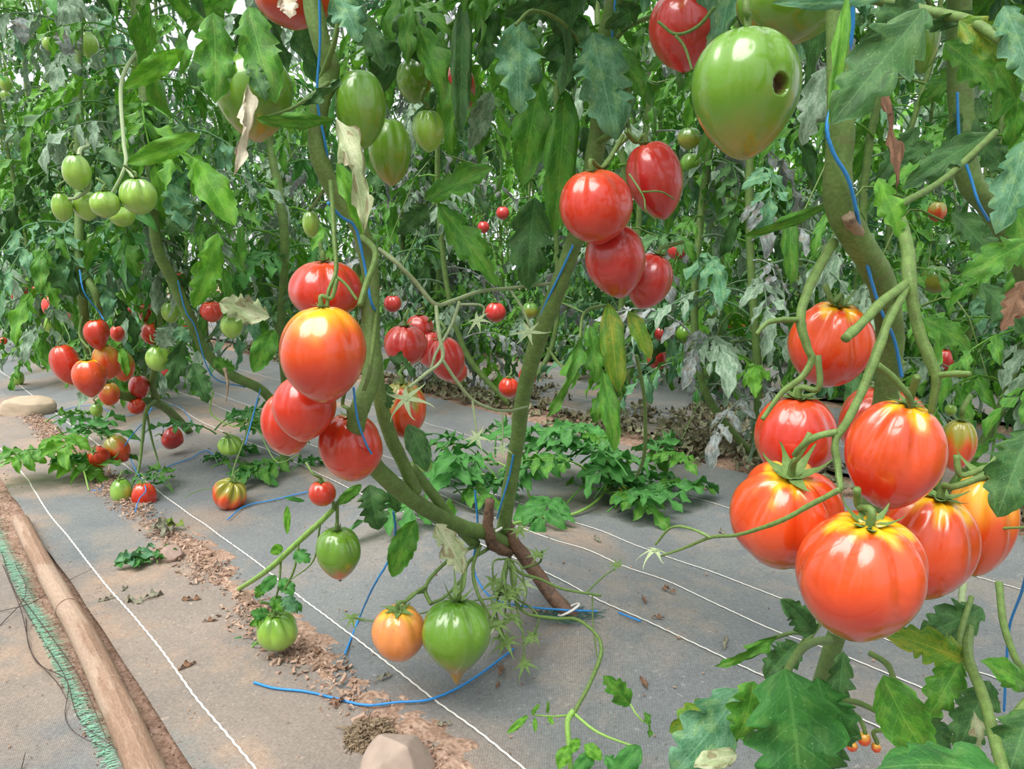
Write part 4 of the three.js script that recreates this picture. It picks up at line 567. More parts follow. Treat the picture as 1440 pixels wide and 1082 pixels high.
// middle plant
{
  const foot = groundAt(800, 862), P = thing('tomato_plant', 'tomato plant with forking bent stems rising from a brown woody base', 'tomato plant', foot);
  const B = stemPart(P, 'woody_base', [[808, 872, 1.33], [780, 842, 1.35], [748, 797, 1.37], [724, 765, 1.37], [712, 735, 1.36]], [0.011, 0.0125, 0.0125, 0.0115, 0.0105], S.brown, 12, 0.3); B.userData.label = 'brown corky woody stem base';
  stemPart(P, 'dead_stub', [[716, 778, 1.37], [692, 765, 1.33], [686, 735, 1.31], [690, 703, 1.3]], [0.009, 0.01, 0.0095, 0.0075], S.brown, 9, 0.35);
  stemPart(P, 'main_stem', [[722, 768, 1.39], [690, 752, 1.34], [652, 742, 1.28], [610, 722, 1.2], [565, 692, 1.09], [522, 650, 1.0], [500, 610, 0.95], [506, 575, 0.93], [522, 530, 0.94], [521, 460, 0.95], [520, 380, 0.95], [504, 318, 0.93], [470, 268, 0.91], [447, 215, 0.89], [450, 150, 0.88], [465, 100, 0.87], [452, 60, 0.86], [438, -10, 0.85], [432, -180, 0.85]], [0.012, 0.0125, 0.0125, 0.012, 0.0115, 0.0115, 0.0115, 0.011, 0.0105, 0.0105, 0.0105, 0.0105, 0.0105, 0.0095], S.green, 14);
  stemPart(P, 'side_stem', [[528, 500, 1.0], [534, 560, 1.01], [548, 610, 1.04], [566, 650, 1.08], [584, 692, 1.12]], [0.009, 0.0095, 0.0095, 0.0095], S.green, 12);
  stemPart(P, 'side_stem', [[578, 655, 1.14], [612, 700, 1.2], [640, 738, 1.27], [668, 765, 1.33]], [0.0075, 0.0085, 0.01], S.green, 12);
  stemPart(P, 'upright_stem', [[708, 745, 1.36], [716, 690, 1.32], [726, 630, 1.28], [735, 560, 1.22], [758, 475, 1.15], [790, 390, 1.1], [820, 300, 1.06], [842, 180, 1.03], [852, 60, 1.0], [868, -20, 0.98], [880, -250, 0.95]], [0.012, 0.0125, 0.012, 0.0125, 0.0135, 0.0125, 0.0125, 0.0125, 0.012, 0.011], S.green, 13);
  const T = (list, r, mat = S.pale) => stemPart(P, 'truss_stalk', list, r.map((q) => q * 0.85), mat, 7, 0.2);
  T([[532, 350, 0.95], [560, 372, 0.95], [585, 398, 0.97], [612, 428, 0.99], [640, 422, 1.02], [675, 410, 1.06], [720, 405, 1.1], [780, 398, 1.11]], [0.0038, 0.0036, 0.0034, 0.003, 0.0026]);
  T([[613, 430, 0.99], [617, 470, 0.98], [622, 505, 0.98], [596, 528, 0.97], [575, 545, 0.96]], [0.0032, 0.003, 0.0024]);
  T([[646, 424, 1.02], [636, 455, 1.02], [612, 500, 1.01], [606, 520, 1.01]], [0.0026, 0.002]); T([[622, 506, 0.98], [645, 540, 1.0], [664, 562, 1.02], [690, 575, 1.05], [712, 578, 1.1], [742, 572, 1.2]], [0.0028, 0.0022]);
  T([[664, 562, 1.02], [668, 590, 1.02], [671, 615, 1.02]], [0.002, 0.0014]); T([[706, 580, 1.1], [707, 610, 1.1], [706, 630, 1.1]], [0.0018, 0.0012]); T([[717, 407, 1.1], [735, 435, 1.1], [745, 460, 1.1]], [0.0024, 0.002]); T([[645, 428, 1.02], [680, 432, 1.04], [678, 450, 1.04]], [0.0022, 0.0016]);
  for (const [x, y, d, R, up] of [[572, 562, 0.95, 0.034, -0.5], [744, 468, 1.09, 0.03, -0.4], [672, 452, 1.03, 0.026, -0.6], [671, 616, 1.01, 0.024, -0.3], [706, 632, 1.09, 0.02, -0.5]]) { const c = mesh('dried_calyx', calyxGeo(x, R, up, 6, 0.1), dryCalyx, P); c.position.copy(at(x, y, d).sub(foot)); c.rotation.set(0.8, 0, 0.2); c.userData.label = 'pale dried star-shaped calyx'; }
  const g = (list, r) => T(list, r, S.green); const dk = (list, r) => T(list, r, S.green);
  g([[505, 330, 0.93], [528, 355, 0.9], [515, 400, 0.86], [506, 430, 0.84]], [0.005, 0.0045, 0.004]); g([[465, 255, 0.88], [470, 330, 0.84], [472, 385, 0.83], [462, 410, 0.83], [460, 432, 0.83]], [0.0032, 0.003, 0.0026]); dk([[472, 388, 0.83], [486, 400, 0.83], [502, 422, 0.83]], [0.002, 0.0016]); dk([[530, 430, 0.95], [520, 520, 0.9], [512, 550, 0.9]], [0.003]);
  g([[690, 770, 1.35], [660, 790, 1.25], [650, 815, 1.16], [645, 835, 1.12]], [0.004, 0.003]); g([[668, 768, 1.32], [628, 790, 1.2], [598, 830, 1.13], [606, 850, 1.12]], [0.0035, 0.0035, 0.0035]); g([[598, 832, 1.13], [580, 836, 1.12], [568, 850, 1.12]], [0.003, 0.0026]); g([[605, 850, 1.13], [625, 840, 1.15], [650, 815, 1.18]], [0.0028]); g([[675, 768, 1.32], [665, 800, 1.22], [672, 835, 1.16], [690, 870, 1.16]], [0.004, 0.003]);
  g([[716, 785, 1.38], [730, 805, 1.33], [760, 815, 1.28], [790, 828, 1.24], [845, 838, 1.2]], [0.0036, 0.0034, 0.0028, 0.0024]); g([[716, 785, 1.38], [722, 830, 1.3], [735, 860, 1.24], [780, 870, 1.18], [812, 872, 1.14], [840, 895, 1.1], [846, 915, 1.08], [830, 960, 1.04], [806, 1005, 1.0]], [0.0032, 0.003, 0.003, 0.003, 0.0036, 0.0036]);
  dk([[724, 845, 1.26], [735, 890, 1.2], [738, 930, 1.18]], [0.002, 0.0015]); dk([[833, 838, 1.22], [834, 880, 1.2], [840, 925, 1.18]], [0.0014]); dk([[735, 800, 1.35], [760, 790, 1.3], [762, 775, 1.28]], [0.0024]); dk([[826, 832, 1.2], [850, 810, 1.2], [868, 798, 1.2]], [0.0018, 0.0014]); dk([[690, 840, 1.2], [700, 870, 1.17], [712, 905, 1.16]], [0.0024, 0.0018]);
  for (const [x, y, d, R, up, k] of [[868, 796, 1.2, 0.018, 0.4, 0], [730, 748, 1.3, 0.028, 0.1, 0], [756, 782, 1.28, 0.026, 0.3, 0], [738, 935, 1.17, 0.026, -0.8, 0], [712, 905, 1.16, 0.032, -0.9, 0], [695, 880, 1.15, 0.03, -0.8, 0], [700, 855, 1.17, 0.03, -0.5, 0], [720, 870, 1.2, 0.03, -0.7, 0], [496, 870, 1.18, 0.022, -0.4, 0], [744, 900, 1.19, 0.018, -0.7, 0]]) { const c = mesh('spent_calyx', calyxGeo(x + 3, R, up, 7, 0.12), calyxMat, P); c.position.copy(at(x, y, d).sub(foot)); c.rotation.set(0.3, 0, 0.2 * Math.sin(x)); }
  for (let k = 0; k < 14; k++) { const x = 690 + 62 * hash(k, 1, 7), y = 815 + 95 * hash(k, 2, 7), d = 1.2 + 0.1 * hash(k, 3, 7), c = mesh('spent_calyx', calyxGeo(k + 700, 0.018 + 0.016 * hash(k, 4, 7), -0.4 - 0.8 * hash(k, 5, 7), 6, 0.14), k % 3 ? calyxMat : dryCalyx, P); c.position.copy(at(x, y, d).sub(foot)); c.rotation.set(0.5 * hash(k, 6, 7), 6 * hash(k, 7, 7), 0.4); dk([[x, y, d], [x - 6 + 16 * hash(k, 8, 7), y - 26, d], [712, Math.max(786, y - 60), 1.32]], [0.0016, 0.0022]); }
  dk([[700, 840, 1.18], [640, 850, 1.16], [540, 875, 1.15], [496, 868, 1.18]], [0.0016, 0.0012]);
  // leaf stalks towards the top
  g([[452, 110, 0.87], [470, 60, 0.84], [480, 0, 0.82]], [0.004, 0.003]); g([[470, 110, 0.87], [415, 150, 0.84], [375, 165, 0.8]], [0.003, 0.002]); g([[845, 130, 1.0], [800, 40, 0.95], [750, 15, 0.92], [725, 35, 0.9]], [0.0035, 0.0025]); g([[852, 80, 1.0], [880, 40, 0.95], [940, 10, 0.9], [960, -20, 0.9]], [0.004, 0.003]); dk([[840, 200, 1.03], [880, 170, 0.95], [882, 115, 0.93]], [0.0055, 0.005, 0.0048]); dk([[882, 170, 0.94], [884, 190, 0.92], [870, 205, 0.91], [845, 238, 0.88]], [0.0035, 0.0025]); dk([[884, 188, 0.92], [900, 200, 0.92], [908, 214, 0.93]], [0.003, 0.0024]);
  dk([[885, 245, 0.86], [900, 268, 0.85], [906, 280, 0.85], [908, 295, 0.85], [922, 310, 0.86]], [0.0014, 0.001]); dk([[904, 270, 0.85], [930, 270, 0.86], [948, 280, 0.87]], [0.0014, 0.001]); g([[1005, 10, 0.75], [980, 38, 0.76], [950, 48, 0.76], [925, 30, 0.76]], [0.0024, 0.0018]); dk([[950, 50, 0.76], [962, 65, 0.76], [973, 98, 0.76]], [0.0018, 0.0014]);
  g([[848, 430, 1.05], [822, 440, 0.98], [815, 475, 0.92]], [0.003, 0.002]); g([[770, 490, 1.14], [785, 510, 1.1], [800, 528, 1.08]], [0.003, 0.002]); g([[895, 500, 1.3], [906, 560, 1.35], [906, 640, 1.42], [895, 670, 1.5]], [0.004, 0.004]);
  heroLeaves(P, [
    [300, 20, 302, 146, 66, 0.82, 'mid', 0.1], [350, 12, 388, 146, 66, 0.8, 'mid', -0.1], [258, 72, 174, 124, 36, 0.92, 'bright', 0.3, 'smooth'], [280, 190, 178, 230, 40, 0.88, 'bright', 0.2, 'smooth'], [280, 228, 330, 318, 56, 0.88, 'bright', 0.2, 'smooth'], [348, 120, 328, 248, 36, 0.8, 'parched', 0.5, 'twisted'], [468, 168, 360, 166, 36, 0.8, 'mid', 0.7, 'smooth'], [352, 90, 374, 144, 34, 0.79, 'dark', 0.2],
    [474, 170, 512, 328, 62, 0.78, 'pale', 0.3, 'twisted'], [478, 112, 422, 148, 30, 0.83, 'dark', 0.6, 'twisted'], [475, 230, 510, 330, 44, 0.8, 'bright', 0.5, 'smooth'], [650, 5, 646, 192, 58, 0.98, 'dark', 0.2, 'smooth'], [730, 30, 732, 160, 80, 0.92, 'blue', 0.1], [834, 48, 866, 198, 92, 0.94, 'blue', 0.1], [800, 0, 706, 22, 50, 0.95, 'dark', 0.3], [826, 30, 762, 84, 56, 1.0, 'dark', 0.2], [760, 118, 734, 262, 62, 1.05, 'mid', 0.2, 'smooth'], [796, 130, 778, 330, 88, 1.06, 'mid', 0.2, 'smooth'], [752, 280, 742, 410, 72, 1.1, 'dark', 0.1], [868, 66, 906, 140, 46, 0.95, 'mid', 0.1, 'smooth'], [910, 100, 960, 60, 30, 0.95, 'mid', 0.5],
    [600, 280, 694, 236, 52, 1.05, 'mid', 0.3], [618, 288, 700, 402, 56, 1.05, 'mid', 0.2], [600, 290, 560, 330, 40, 1.08, 'dark', 0.3], [855, 428, 868, 552, 66, 0.95, 'yellow', 0.2, 'smooth'], [818, 470, 768, 588, 38, 0.92, 'mid', 0.6, 'twisted'], [848, 525, 864, 636, 42, 0.92, 'mid', 0.2, 'smooth'], [884, 438, 914, 506, 34, 0.95, 'yellow', 0.3, 'smooth'], [830, 460, 838, 540, 40, 0.94, 'mid', 0.3],
    [574, 598, 600, 664, 44, 1.02, 'dark', 0.1, 'smooth'], [546, 502, 584, 534, 32, 1.02, 'dark', 0.4, 'twisted'], [543, 540, 548, 575, 24, 1.02, 'dark', 0.2], [584, 733, 551, 812, 44, 1.2, 'mid', 0.1, 'smooth'], [520, 683, 532, 746, 52, 1.18, 'dark', 0.1], [614, 738, 652, 808, 48, 1.14, 'pale', 0.3], [508, 682, 472, 710, 22, 1.14, 'mid', 0.3, 'smooth'], [560, 720, 545, 680, 26, 1.2, 'dark', 0.3], [640, 742, 632, 700, 24, 1.3, 'mid', 0.5],
    [400, -10, 408, 26, 34, 0.8, 'parched', 0.1], [475, -10, 505, 60, 60, 0.8, 'blue', 0.2], [500, 10, 540, 100, 50, 0.95, 'dark', 0.3], [330, -10, 262, 40, 44, 0.86, 'mid', 0.2], [560, 20, 590, 90, 46, 1.0, 'dark', 0.2], [690, 10, 680, 100, 44, 1.05, 'dark', 0.2], [560, 60, 520, 110, 40, 1.0, 'dark', 0.3], [690, 130, 660, 210, 40, 1.1, 'grey', 0.2], [900, 10, 850, 40, 44, 0.92, 'dark', 0.4], [780, 60, 800, 130, 60, 1.05, 'dark', 0.3], [820, 180, 850, 250, 44, 1.1, 'dark', 0.3],
  ]);
  crown(P, [at(440, -130, 0.88), at(438, -220, 0.87), at(432, -500, 0.9)], 16, 411, ['dark', 'mid', 'blue', 'mid']); crown(P, [at(850, -20, 1.1), at(868, -100, 1.0), at(880, -420, 1.0)], 24, 417, ['dark', 'blue', 'mid', 'mid']);
  crown(P, [at(560, 60, 1.15), at(700, 40, 1.2), at(780, 120, 1.2)], 17, 419, ['dark', 'bright', 'mid', 'mid'], { min: 0.16, max: 0.26 });
}
// plastic clips
for (const [x, y, d, R, label] of [[697, 747, 1.35, 0.0135, 'white plastic clip ring around the brown woody stem'], [800, 858, 1.335, 0.02, 'pale cord ring around the stem base at the sheet']]) { const m = mesh('stem_clip', new THREE.TorusGeometry(R, 0.0022, 8, 28), new THREE.MeshStandardMaterial({ color: 0xe6e4e0, roughness: 0.5 })); m.position.copy(at(x, y, d)); m.rotation.set(1.3, 0.5, 0); tag(m, label, 'clip'); }
// torn hole with loose fibres in the sheet
{
  const r = rng(33), c = groundAt(790, 872), parts = []; for (let i = 0; i < 120; i++) { const a = r() * 6.28, p = c.clone().add(V(0.05 * Math.cos(a) * Math.sqrt(r()), 0.004, 0.03 * Math.sin(a) * Math.sqrt(r()))), q = p.clone().add(V(0.05 * (r() - 0.2), 0.012 * r(), 0.03 * (r() - 0.5))), m = p.clone().lerp(q, 0.5).add(V(0, 0.008 * r(), 0)); parts.push(tube([p, m, q], [0.0006], 3, 2)); }
  tag(mesh('frayed_fibres', mergeGeometries(parts), new THREE.MeshStandardMaterial({ color: 0x4f7a70, roughness: 0.8 })), 'frayed dark green fibres round the hole at the woody stem base', 'fibres', null, 'stuff');
}

// ───────────────────────── shoots on the sheet ─────────────────────────
function shoot(label, foot, stems, sprays, mats, blades = []) {
  const P = thing('tomato_shoot', label, 'tomato shoot', foot); for (const [pts, r, mat] of stems) mesh('stem', tube(pts.map((p) => p.clone().sub(foot)), r, 8, 7, 0.12, 3), mat, P);
  sprays.forEach(([p, k, yaw, tilt], i) => { const m = mesh('leaf', seedlingSpray[i % 5], M[mats[i % mats.length]], P); m.position.copy(p.clone().sub(foot)); m.rotation.set(tilt ?? 0, yaw, 0, 'YXZ'); m.scale.setScalar(k); });
  heroLeaves(P, blades); return P;
}
{
  const r = rng(202), f = groundAt(770, 727, 0.004), up = (x, y, l) => groundAt(x, y, l);
  const sp = []; for (const [x, y, l, n] of [[850, 690, 0.05, 7], [830, 650, 0.1, 5], [880, 660, 0.1, 6], [800, 640, 0.1, 4], [900, 700, 0.03, 5], [860, 720, 0.02, 4], [750, 660, 0.08, 3], [690, 670, 0.05, 4], [660, 650, 0.06, 4], [640, 690, 0.03, 4], [660, 712, 0.02, 3], [780, 700, 0.03, 3], [700, 640, 0.09, 3], [830, 620, 0.13, 4], [915, 650, 0.1, 4]]) for (let k = 0; k < Math.ceil(n * 0.55); k++) sp.push([up(x + (r() - 0.5) * 40, y + (r() - 0.5) * 24, l * (0.6 + 0.6 * r())), 0.11 + 0.08 * r(), r() * 6.28, (r() - 0.5) * 0.5]);
  shoot('fresh green leafy shoot with a yellow flower sprawling over the sheet stripes', f, [[[up(715, 738, 0.006), f, up(810, 722, 0.01), up(850, 690, 0.04), up(856, 640, 0.13)], [0.0042, 0.0042, 0.004, 0.003], S.fresh], [[f, up(745, 700, 0.02), up(735, 670, 0.05), up(700, 650, 0.08)], [0.004, 0.003, 0.002], S.fresh], [[up(730, 690, 0.02), up(690, 670, 0.04), up(640, 660, 0.04)], [0.0024, 0.0016], S.fresh], [[up(850, 690, 0.04), up(890, 670, 0.06), up(925, 700, 0.03)], [0.003, 0.002], S.fresh]], sp, ['fresh', 'fresh', 'mid', 'fresh']);
  const fl = thing('tomato_flower', 'small yellow star flower on the fresh green shoot', 'flower', up(876, 688, 0.05)); const fm = mesh('petals', calyxGeo(7, 0.016, 0.2, 6, 0.28), new THREE.MeshStandardMaterial({ color: 0xeedb5a, roughness: 0.6, side: THREE.DoubleSide }), fl); fm.rotation.x = 0.9;
}
{ // shoot at the bottom centre
  const f = at(806, 1000, 1.0), r = rng(9); shoot('curved light green shoot with small new leaflets at the tip of a trailing stalk', f, [[pix([[806, 1000, 1.0], [798, 1015, 0.99], [800, 1045, 0.98], [802, 1082, 0.97]]), [0.004, 0.0036], S.fresh], [pix([[800, 1006, 1.0], [780, 1008, 0.99], [750, 1006, 0.98]]), [0.0014, 0.001], S.fresh], [pix([[806, 1003, 1.0], [840, 1030, 0.98], [890, 1050, 0.97]]), [0.0022, 0.0014], S.fresh], [pix([[886, 990, 0.98], [895, 1005, 0.97], [905, 1016, 0.97]]), [0.0012], S.fresh]], [], ['fresh'], [
    [742, 1007, 713, 1032, 16, 0.98, 'bright', 0.1, 'smooth'], [748, 1005, 760, 990, 12, 0.98, 'bright', 0.2, 'smooth'], [752, 1010, 752, 1030, 11, 0.98, 'bright', 0.2, 'smooth'], [770, 1004, 772, 985, 9, 0.98, 'bright', 0.3, 'smooth'], [772, 1008, 778, 1020, 9, 0.98, 'bright', 0.1, 'smooth'], [885, 992, 848, 950, 38, 0.98, 'mid', 0.2], [905, 1000, 912, 1040, 16, 0.97, 'mid', 0.7, 'twisted'], [900, 1050, 862, 1092, 44, 0.95, 'fresh', 0.2, 'smooth'], [800, 1050, 785, 1082, 24, 0.96, 'bright', 0.1, 'smooth'], [822, 1048, 846, 1070, 26, 0.96, 'bright', 0.2, 'smooth'], [835, 1060, 805, 1085, 30, 0.96, 'fresh', 0.3, 'smooth'], [815, 1040, 800, 1060, 18, 0.97, 'bright', 0.2, 'smooth'], [850, 1065, 880, 1090, 30, 0.95, 'fresh', 0.2]]);
}
{ // shoot carrying the turning heart, left of centre
  const f = groundAt(336, 829, 0.004); shoot('pruned light green shoot arching over the wood chips with a serrated low leaf', f, [[[f, ...pix([[385, 795, 1.25], [420, 762, 1.2], [450, 735, 1.15], [470, 715, 1.12]])], [0.0045, 0.0048, 0.0045, 0.0038], S.fresh], [pix([[395, 790, 1.24], [392, 825, 1.24], [382, 860, 1.26]]), [0.002, 0.0014], S.green], [pix([[420, 765, 1.2], [414, 800, 1.2], [400, 830, 1.22]]), [0.0018], S.green], [pix([[470, 715, 1.12], [468, 705, 1.11], [458, 680, 1.1]]), [0.003, 0.002], S.green], [pix([[450, 740, 1.15], [440, 790, 1.18], [410, 815, 1.2]]), [0.0016, 0.001], S.green], [pix([[382, 860, 1.26], [360, 905, 1.3], [330, 925, 1.34]]), [0.0016, 0.0012], S.fresh]], [], [], [
    [338, 896, 310, 956, 34, 1.34, 'fresh', 0.1], [372, 868, 350, 880, 22, 1.27, 'mid', 0.3, 'twisted'], [380, 866, 352, 862, 22, 1.26, 'fresh', 0.2], [388, 810, 366, 832, 24, 1.23, 'fresh', 0.2, 'smooth'], [395, 815, 412, 838, 26, 1.23, 'fresh', 0.2], [384, 840, 398, 862, 26, 1.25, 'mid', 0.2], [398, 770, 380, 778, 18, 1.22, 'bright', 0.3, 'smooth'], [415, 775, 436, 792, 28, 1.2, 'fresh', 0.2], [404, 712, 404, 752, 12, 1.14, 'bright', 0.2, 'smooth'], [400, 840, 415, 862, 28, 1.24, 'blue', 0.2], [424, 850, 410, 860, 24, 1.26, 'fresh', 0.2], [355, 905, 372, 920, 18, 1.32, 'fresh', 0.3], [370, 822, 360, 842, 20, 1.24, 'mid', 0.4], [428, 705, 400, 700, 12, 1.14, 'fresh', 0.3, 'smooth']]);
}
{ // leafy shoots at the left, low on the sheet
  const r = rng(71), sp = [], up = (x, y, l) => groundAt(x, y, l), f = up(110, 640, 0.005);
  for (const [x, y, l, n] of [[88, 640, 0.06, 5], [95, 662, 0.04, 4], [115, 684, 0.02, 2], [75, 620, 0.1, 3], [60, 600, 0.1, 3]]) for (let k = 0; k < Math.ceil(n * 0.5); k++) sp.push([up(x + (r() - 0.5) * 36, y + (r() - 0.5) * 20, l * (0.6 + 0.7 * r())), 0.12 + 0.08 * r(), r() * 6.28, (r() - 0.5) * 0.5]);
  shoot('leafy green shoot around the fallen orange tomatoes', f, [[[f, up(95, 620, 0.08), up(80, 600, 0.14)], [0.003, 0.002], S.fresh], [[f, up(120, 670, 0.04), up(125, 690, 0.01)], [0.003, 0.002], S.fresh]], sp, ['fresh', 'bright', 'mid']);
  const sp2 = []; for (const [x, y, l, n] of [[310, 605, 0.08, 3], [300, 650, 0.03, 2], [310, 660, 0.03, 2], [400, 655, 0.02, 3], [250, 690, 0.01, 2], [340, 600, 0.08, 3]]) for (let k = 0; k < n; k++) sp2.push([up(x + (r() - 0.5) * 30, y + (r() - 0.5) * 16, l * (0.6 + 0.7 * r())), 0.1 + 0.07 * r(), r() * 6.28, (r() - 0.5) * 0.6]);
  const f2 = up(300, 640, 0.004); shoot('thin wiry side shoot over the ribbed green and yellow tomatoes', f2, [[pix([[365, 560, 2.1], [352, 590, 2.1], [345, 615, 2.08], [330, 655, 2.05], [324, 680, 2.03]]), [0.0026, 0.002], S.green], [pix([[300, 550, 2.3], [296, 580, 2.3], [330, 600, 2.25], [348, 590, 2.15]]), [0.0024, 0.0018], S.fresh], [[up(260, 700, 0.02), up(280, 690, 0.03), up(310, 686, 0.03)], [0.0012], S.green], [pix([[350, 600, 2.1], [362, 605, 2.05], [390, 650, 1.9], [420, 640, 1.8]]), [0.0016], S.green]], sp2, ['fresh', 'mid', 'fresh']);
}

// ───────────────────────── the leaning plants at the left ─────────────────────────
const MIX1 = ['mid', 'bright', 'mid', 'fresh', 'blue', 'grey', 'dark', 'bright', 'mid', 'grey'];
{
  const foot = groundAt(400, 678), P = thing('tomato_plant', 'tomato plant whose leaning stem runs behind the bright green round tomato', 'tomato plant', foot);
  stemPart(P, 'main_stem', [[400, 678, 2.3], [395, 600, 2.25], [372, 552, 2.15], [320, 525, 2.05], [290, 495, 2.0], [268, 450, 1.92], [245, 400, 1.87], [220, 345, 1.82], [214, 250, 1.8], [200, 100, 1.8], [195, -60, 1.8], [195, -260, 1.85]], [0.012, 0.013, 0.0135, 0.0135, 0.0135, 0.013, 0.0125, 0.012, 0.011, 0.009], S.green, 11);
  stemPart(P, 'side_stem', [[400, 678, 2.3], [402, 560, 2.3], [395, 470, 2.2], [400, 330, 2.1], [380, 200, 2.1], [370, 50, 2.1], [372, -150, 2.15]], [0.012, 0.012, 0.011, 0.009], S.green, 9);
  heroLeaves(P, [[306, 330, 272, 434, 46, 1.7, 'bright', 0.2], [378, 446, 308, 426, 48, 1.8, 'pale', 0.1], [386, 465, 356, 524, 40, 1.8, 'mid', 0.2, 'smooth'], [272, 512, 292, 568, 36, 1.95, 'dark', 0.1], [258, 478, 240, 550, 34, 2.0, 'dark', 0.1], [240, 460, 226, 490, 40, 1.95, 'grey', 0.2], [250, 460, 268, 482, 34, 1.95, 'blue', 0.3], [330, 520, 300, 505, 24, 2.0, 'mid', 0.3], [235, 270, 268, 240, 36, 1.8, 'blue', 0.3], [240, 260, 262, 325, 48, 1.75, 'blue', 0.2], [236, 330, 270, 290, 40, 1.75, 'dark', 0.3], [225, 130, 208, 210, 40, 1.8, 'dark', 0.2], [200, 250, 228, 300, 40, 1.78, 'grey', 0.2], [165, 330, 195, 390, 50, 1.95, 'mid', 0.2], [210, 160, 190, 230, 44, 1.8, 'grey', 0.2]]);
  const r = stemPart(P, 'dried_root_tuft', [[316, 518, 1.96], [320, 540, 1.95], [318, 565, 1.95]], [0.006, 0.004, 0.001], S.dry, 6, 0.5); r.userData.label = 'tuft of dry aerial roots';
  crown(P, [at(220, 345, 1.9), at(214, 250, 1.85), at(200, 100, 1.85), at(195, -200, 1.9)], 46, 501, MIX1, { min: 0.2, max: 0.3 }); crown(P, [at(395, 430, 2.25), at(400, 330, 2.15), at(380, 150, 2.15), at(372, -150, 2.2)], 46, 503, MIX1, { min: 0.2, max: 0.3 });
}
{
  const foot = groundAt(272, 614), P = thing('tomato_plant', 'tomato plant with bundled stems above the distant red hearts', 'tomato plant', foot);
  stemPart(P, 'main_stem', [[272, 614, 2.9], [250, 590, 2.75], [222, 568, 2.55], [186, 560, 2.4], [150, 545, 2.3], [128, 500, 2.25], [118, 440, 2.15], [112, 380, 2.1], [112, 260, 2.1], [110, 150, 2.1], [112, -40, 2.1], [112, -240, 2.15]], [0.014, 0.0145, 0.014, 0.0135, 0.013, 0.0125, 0.012, 0.011, 0.01, 0.009], S.green, 11);
  stemPart(P, 'side_stem', [[222, 568, 2.55], [214, 545, 2.45], [218, 520, 2.35], [225, 480, 2.3], [220, 420, 2.3]], [0.012, 0.011, 0.009], S.green, 9); stemPart(P, 'truss_stalk', [[218, 565, 2.45], [205, 580, 2.35], [200, 620, 2.3], [195, 660, 2.25], [182, 690, 2.15]], [0.007, 0.005, 0.003], S.green, 7); stemPart(P, 'truss_stalk', [[206, 580, 2.35], [214, 620, 2.35], [222, 650, 2.35], [216, 680, 2.2]], [0.004, 0.0024], S.green, 6);
  stemPart(P, 'side_stem', [[146, 450, 2.15], [135, 415, 2.1], [122, 385, 2.1], [128, 330, 2.1]], [0.01, 0.011, 0.01], S.green, 8); stemPart(P, 'truss_stalk', [[195, 70, 1.85], [172, 110, 1.75], [174, 200, 1.6], [176, 235, 1.54], [160, 268, 1.53], [150, 282, 1.53]], [0.005, 0.004, 0.003], S.pale, 7); stemPart(P, 'truss_stalk', [[114, 190, 2.05], [124, 205, 1.7], [112, 222, 1.52], [126, 262, 1.53], [108, 278, 1.52], [90, 280, 1.53]], [0.005, 0.004, 0.003], S.pale, 7);
  stemPart(P, 'truss_stalk', [[176, 235, 1.54], [186, 248, 1.53], [194, 258, 1.51]], [0.003, 0.0026], S.pale, 7); stemPart(P, 'truss_stalk', [[118, 440, 2.15], [112, 470, 2.12], [124, 490, 2.08]], [0.005, 0.003], S.green, 7);
  crown(P, [at(125, 440, 2.3), at(112, 330, 2.2), at(112, 150, 2.2), at(112, -240, 2.2)], 60, 511, MIX1, { min: 0.2, max: 0.3 });
  heroLeaves(P, [[100, 40, 92, 78, 44, 2.0, 'ash', 0.1], [30, 25, 32, 62, 36, 2.2, 'ash', 0.2], [75, 350, 105, 420, 70, 2.1, 'dark', 0.2], [170, 490, 178, 530, 26, 2.1, 'bright', 0.3, 'smooth'], [100, 425, 60, 400, 30, 2.3, 'mid', 0.3]]);
}

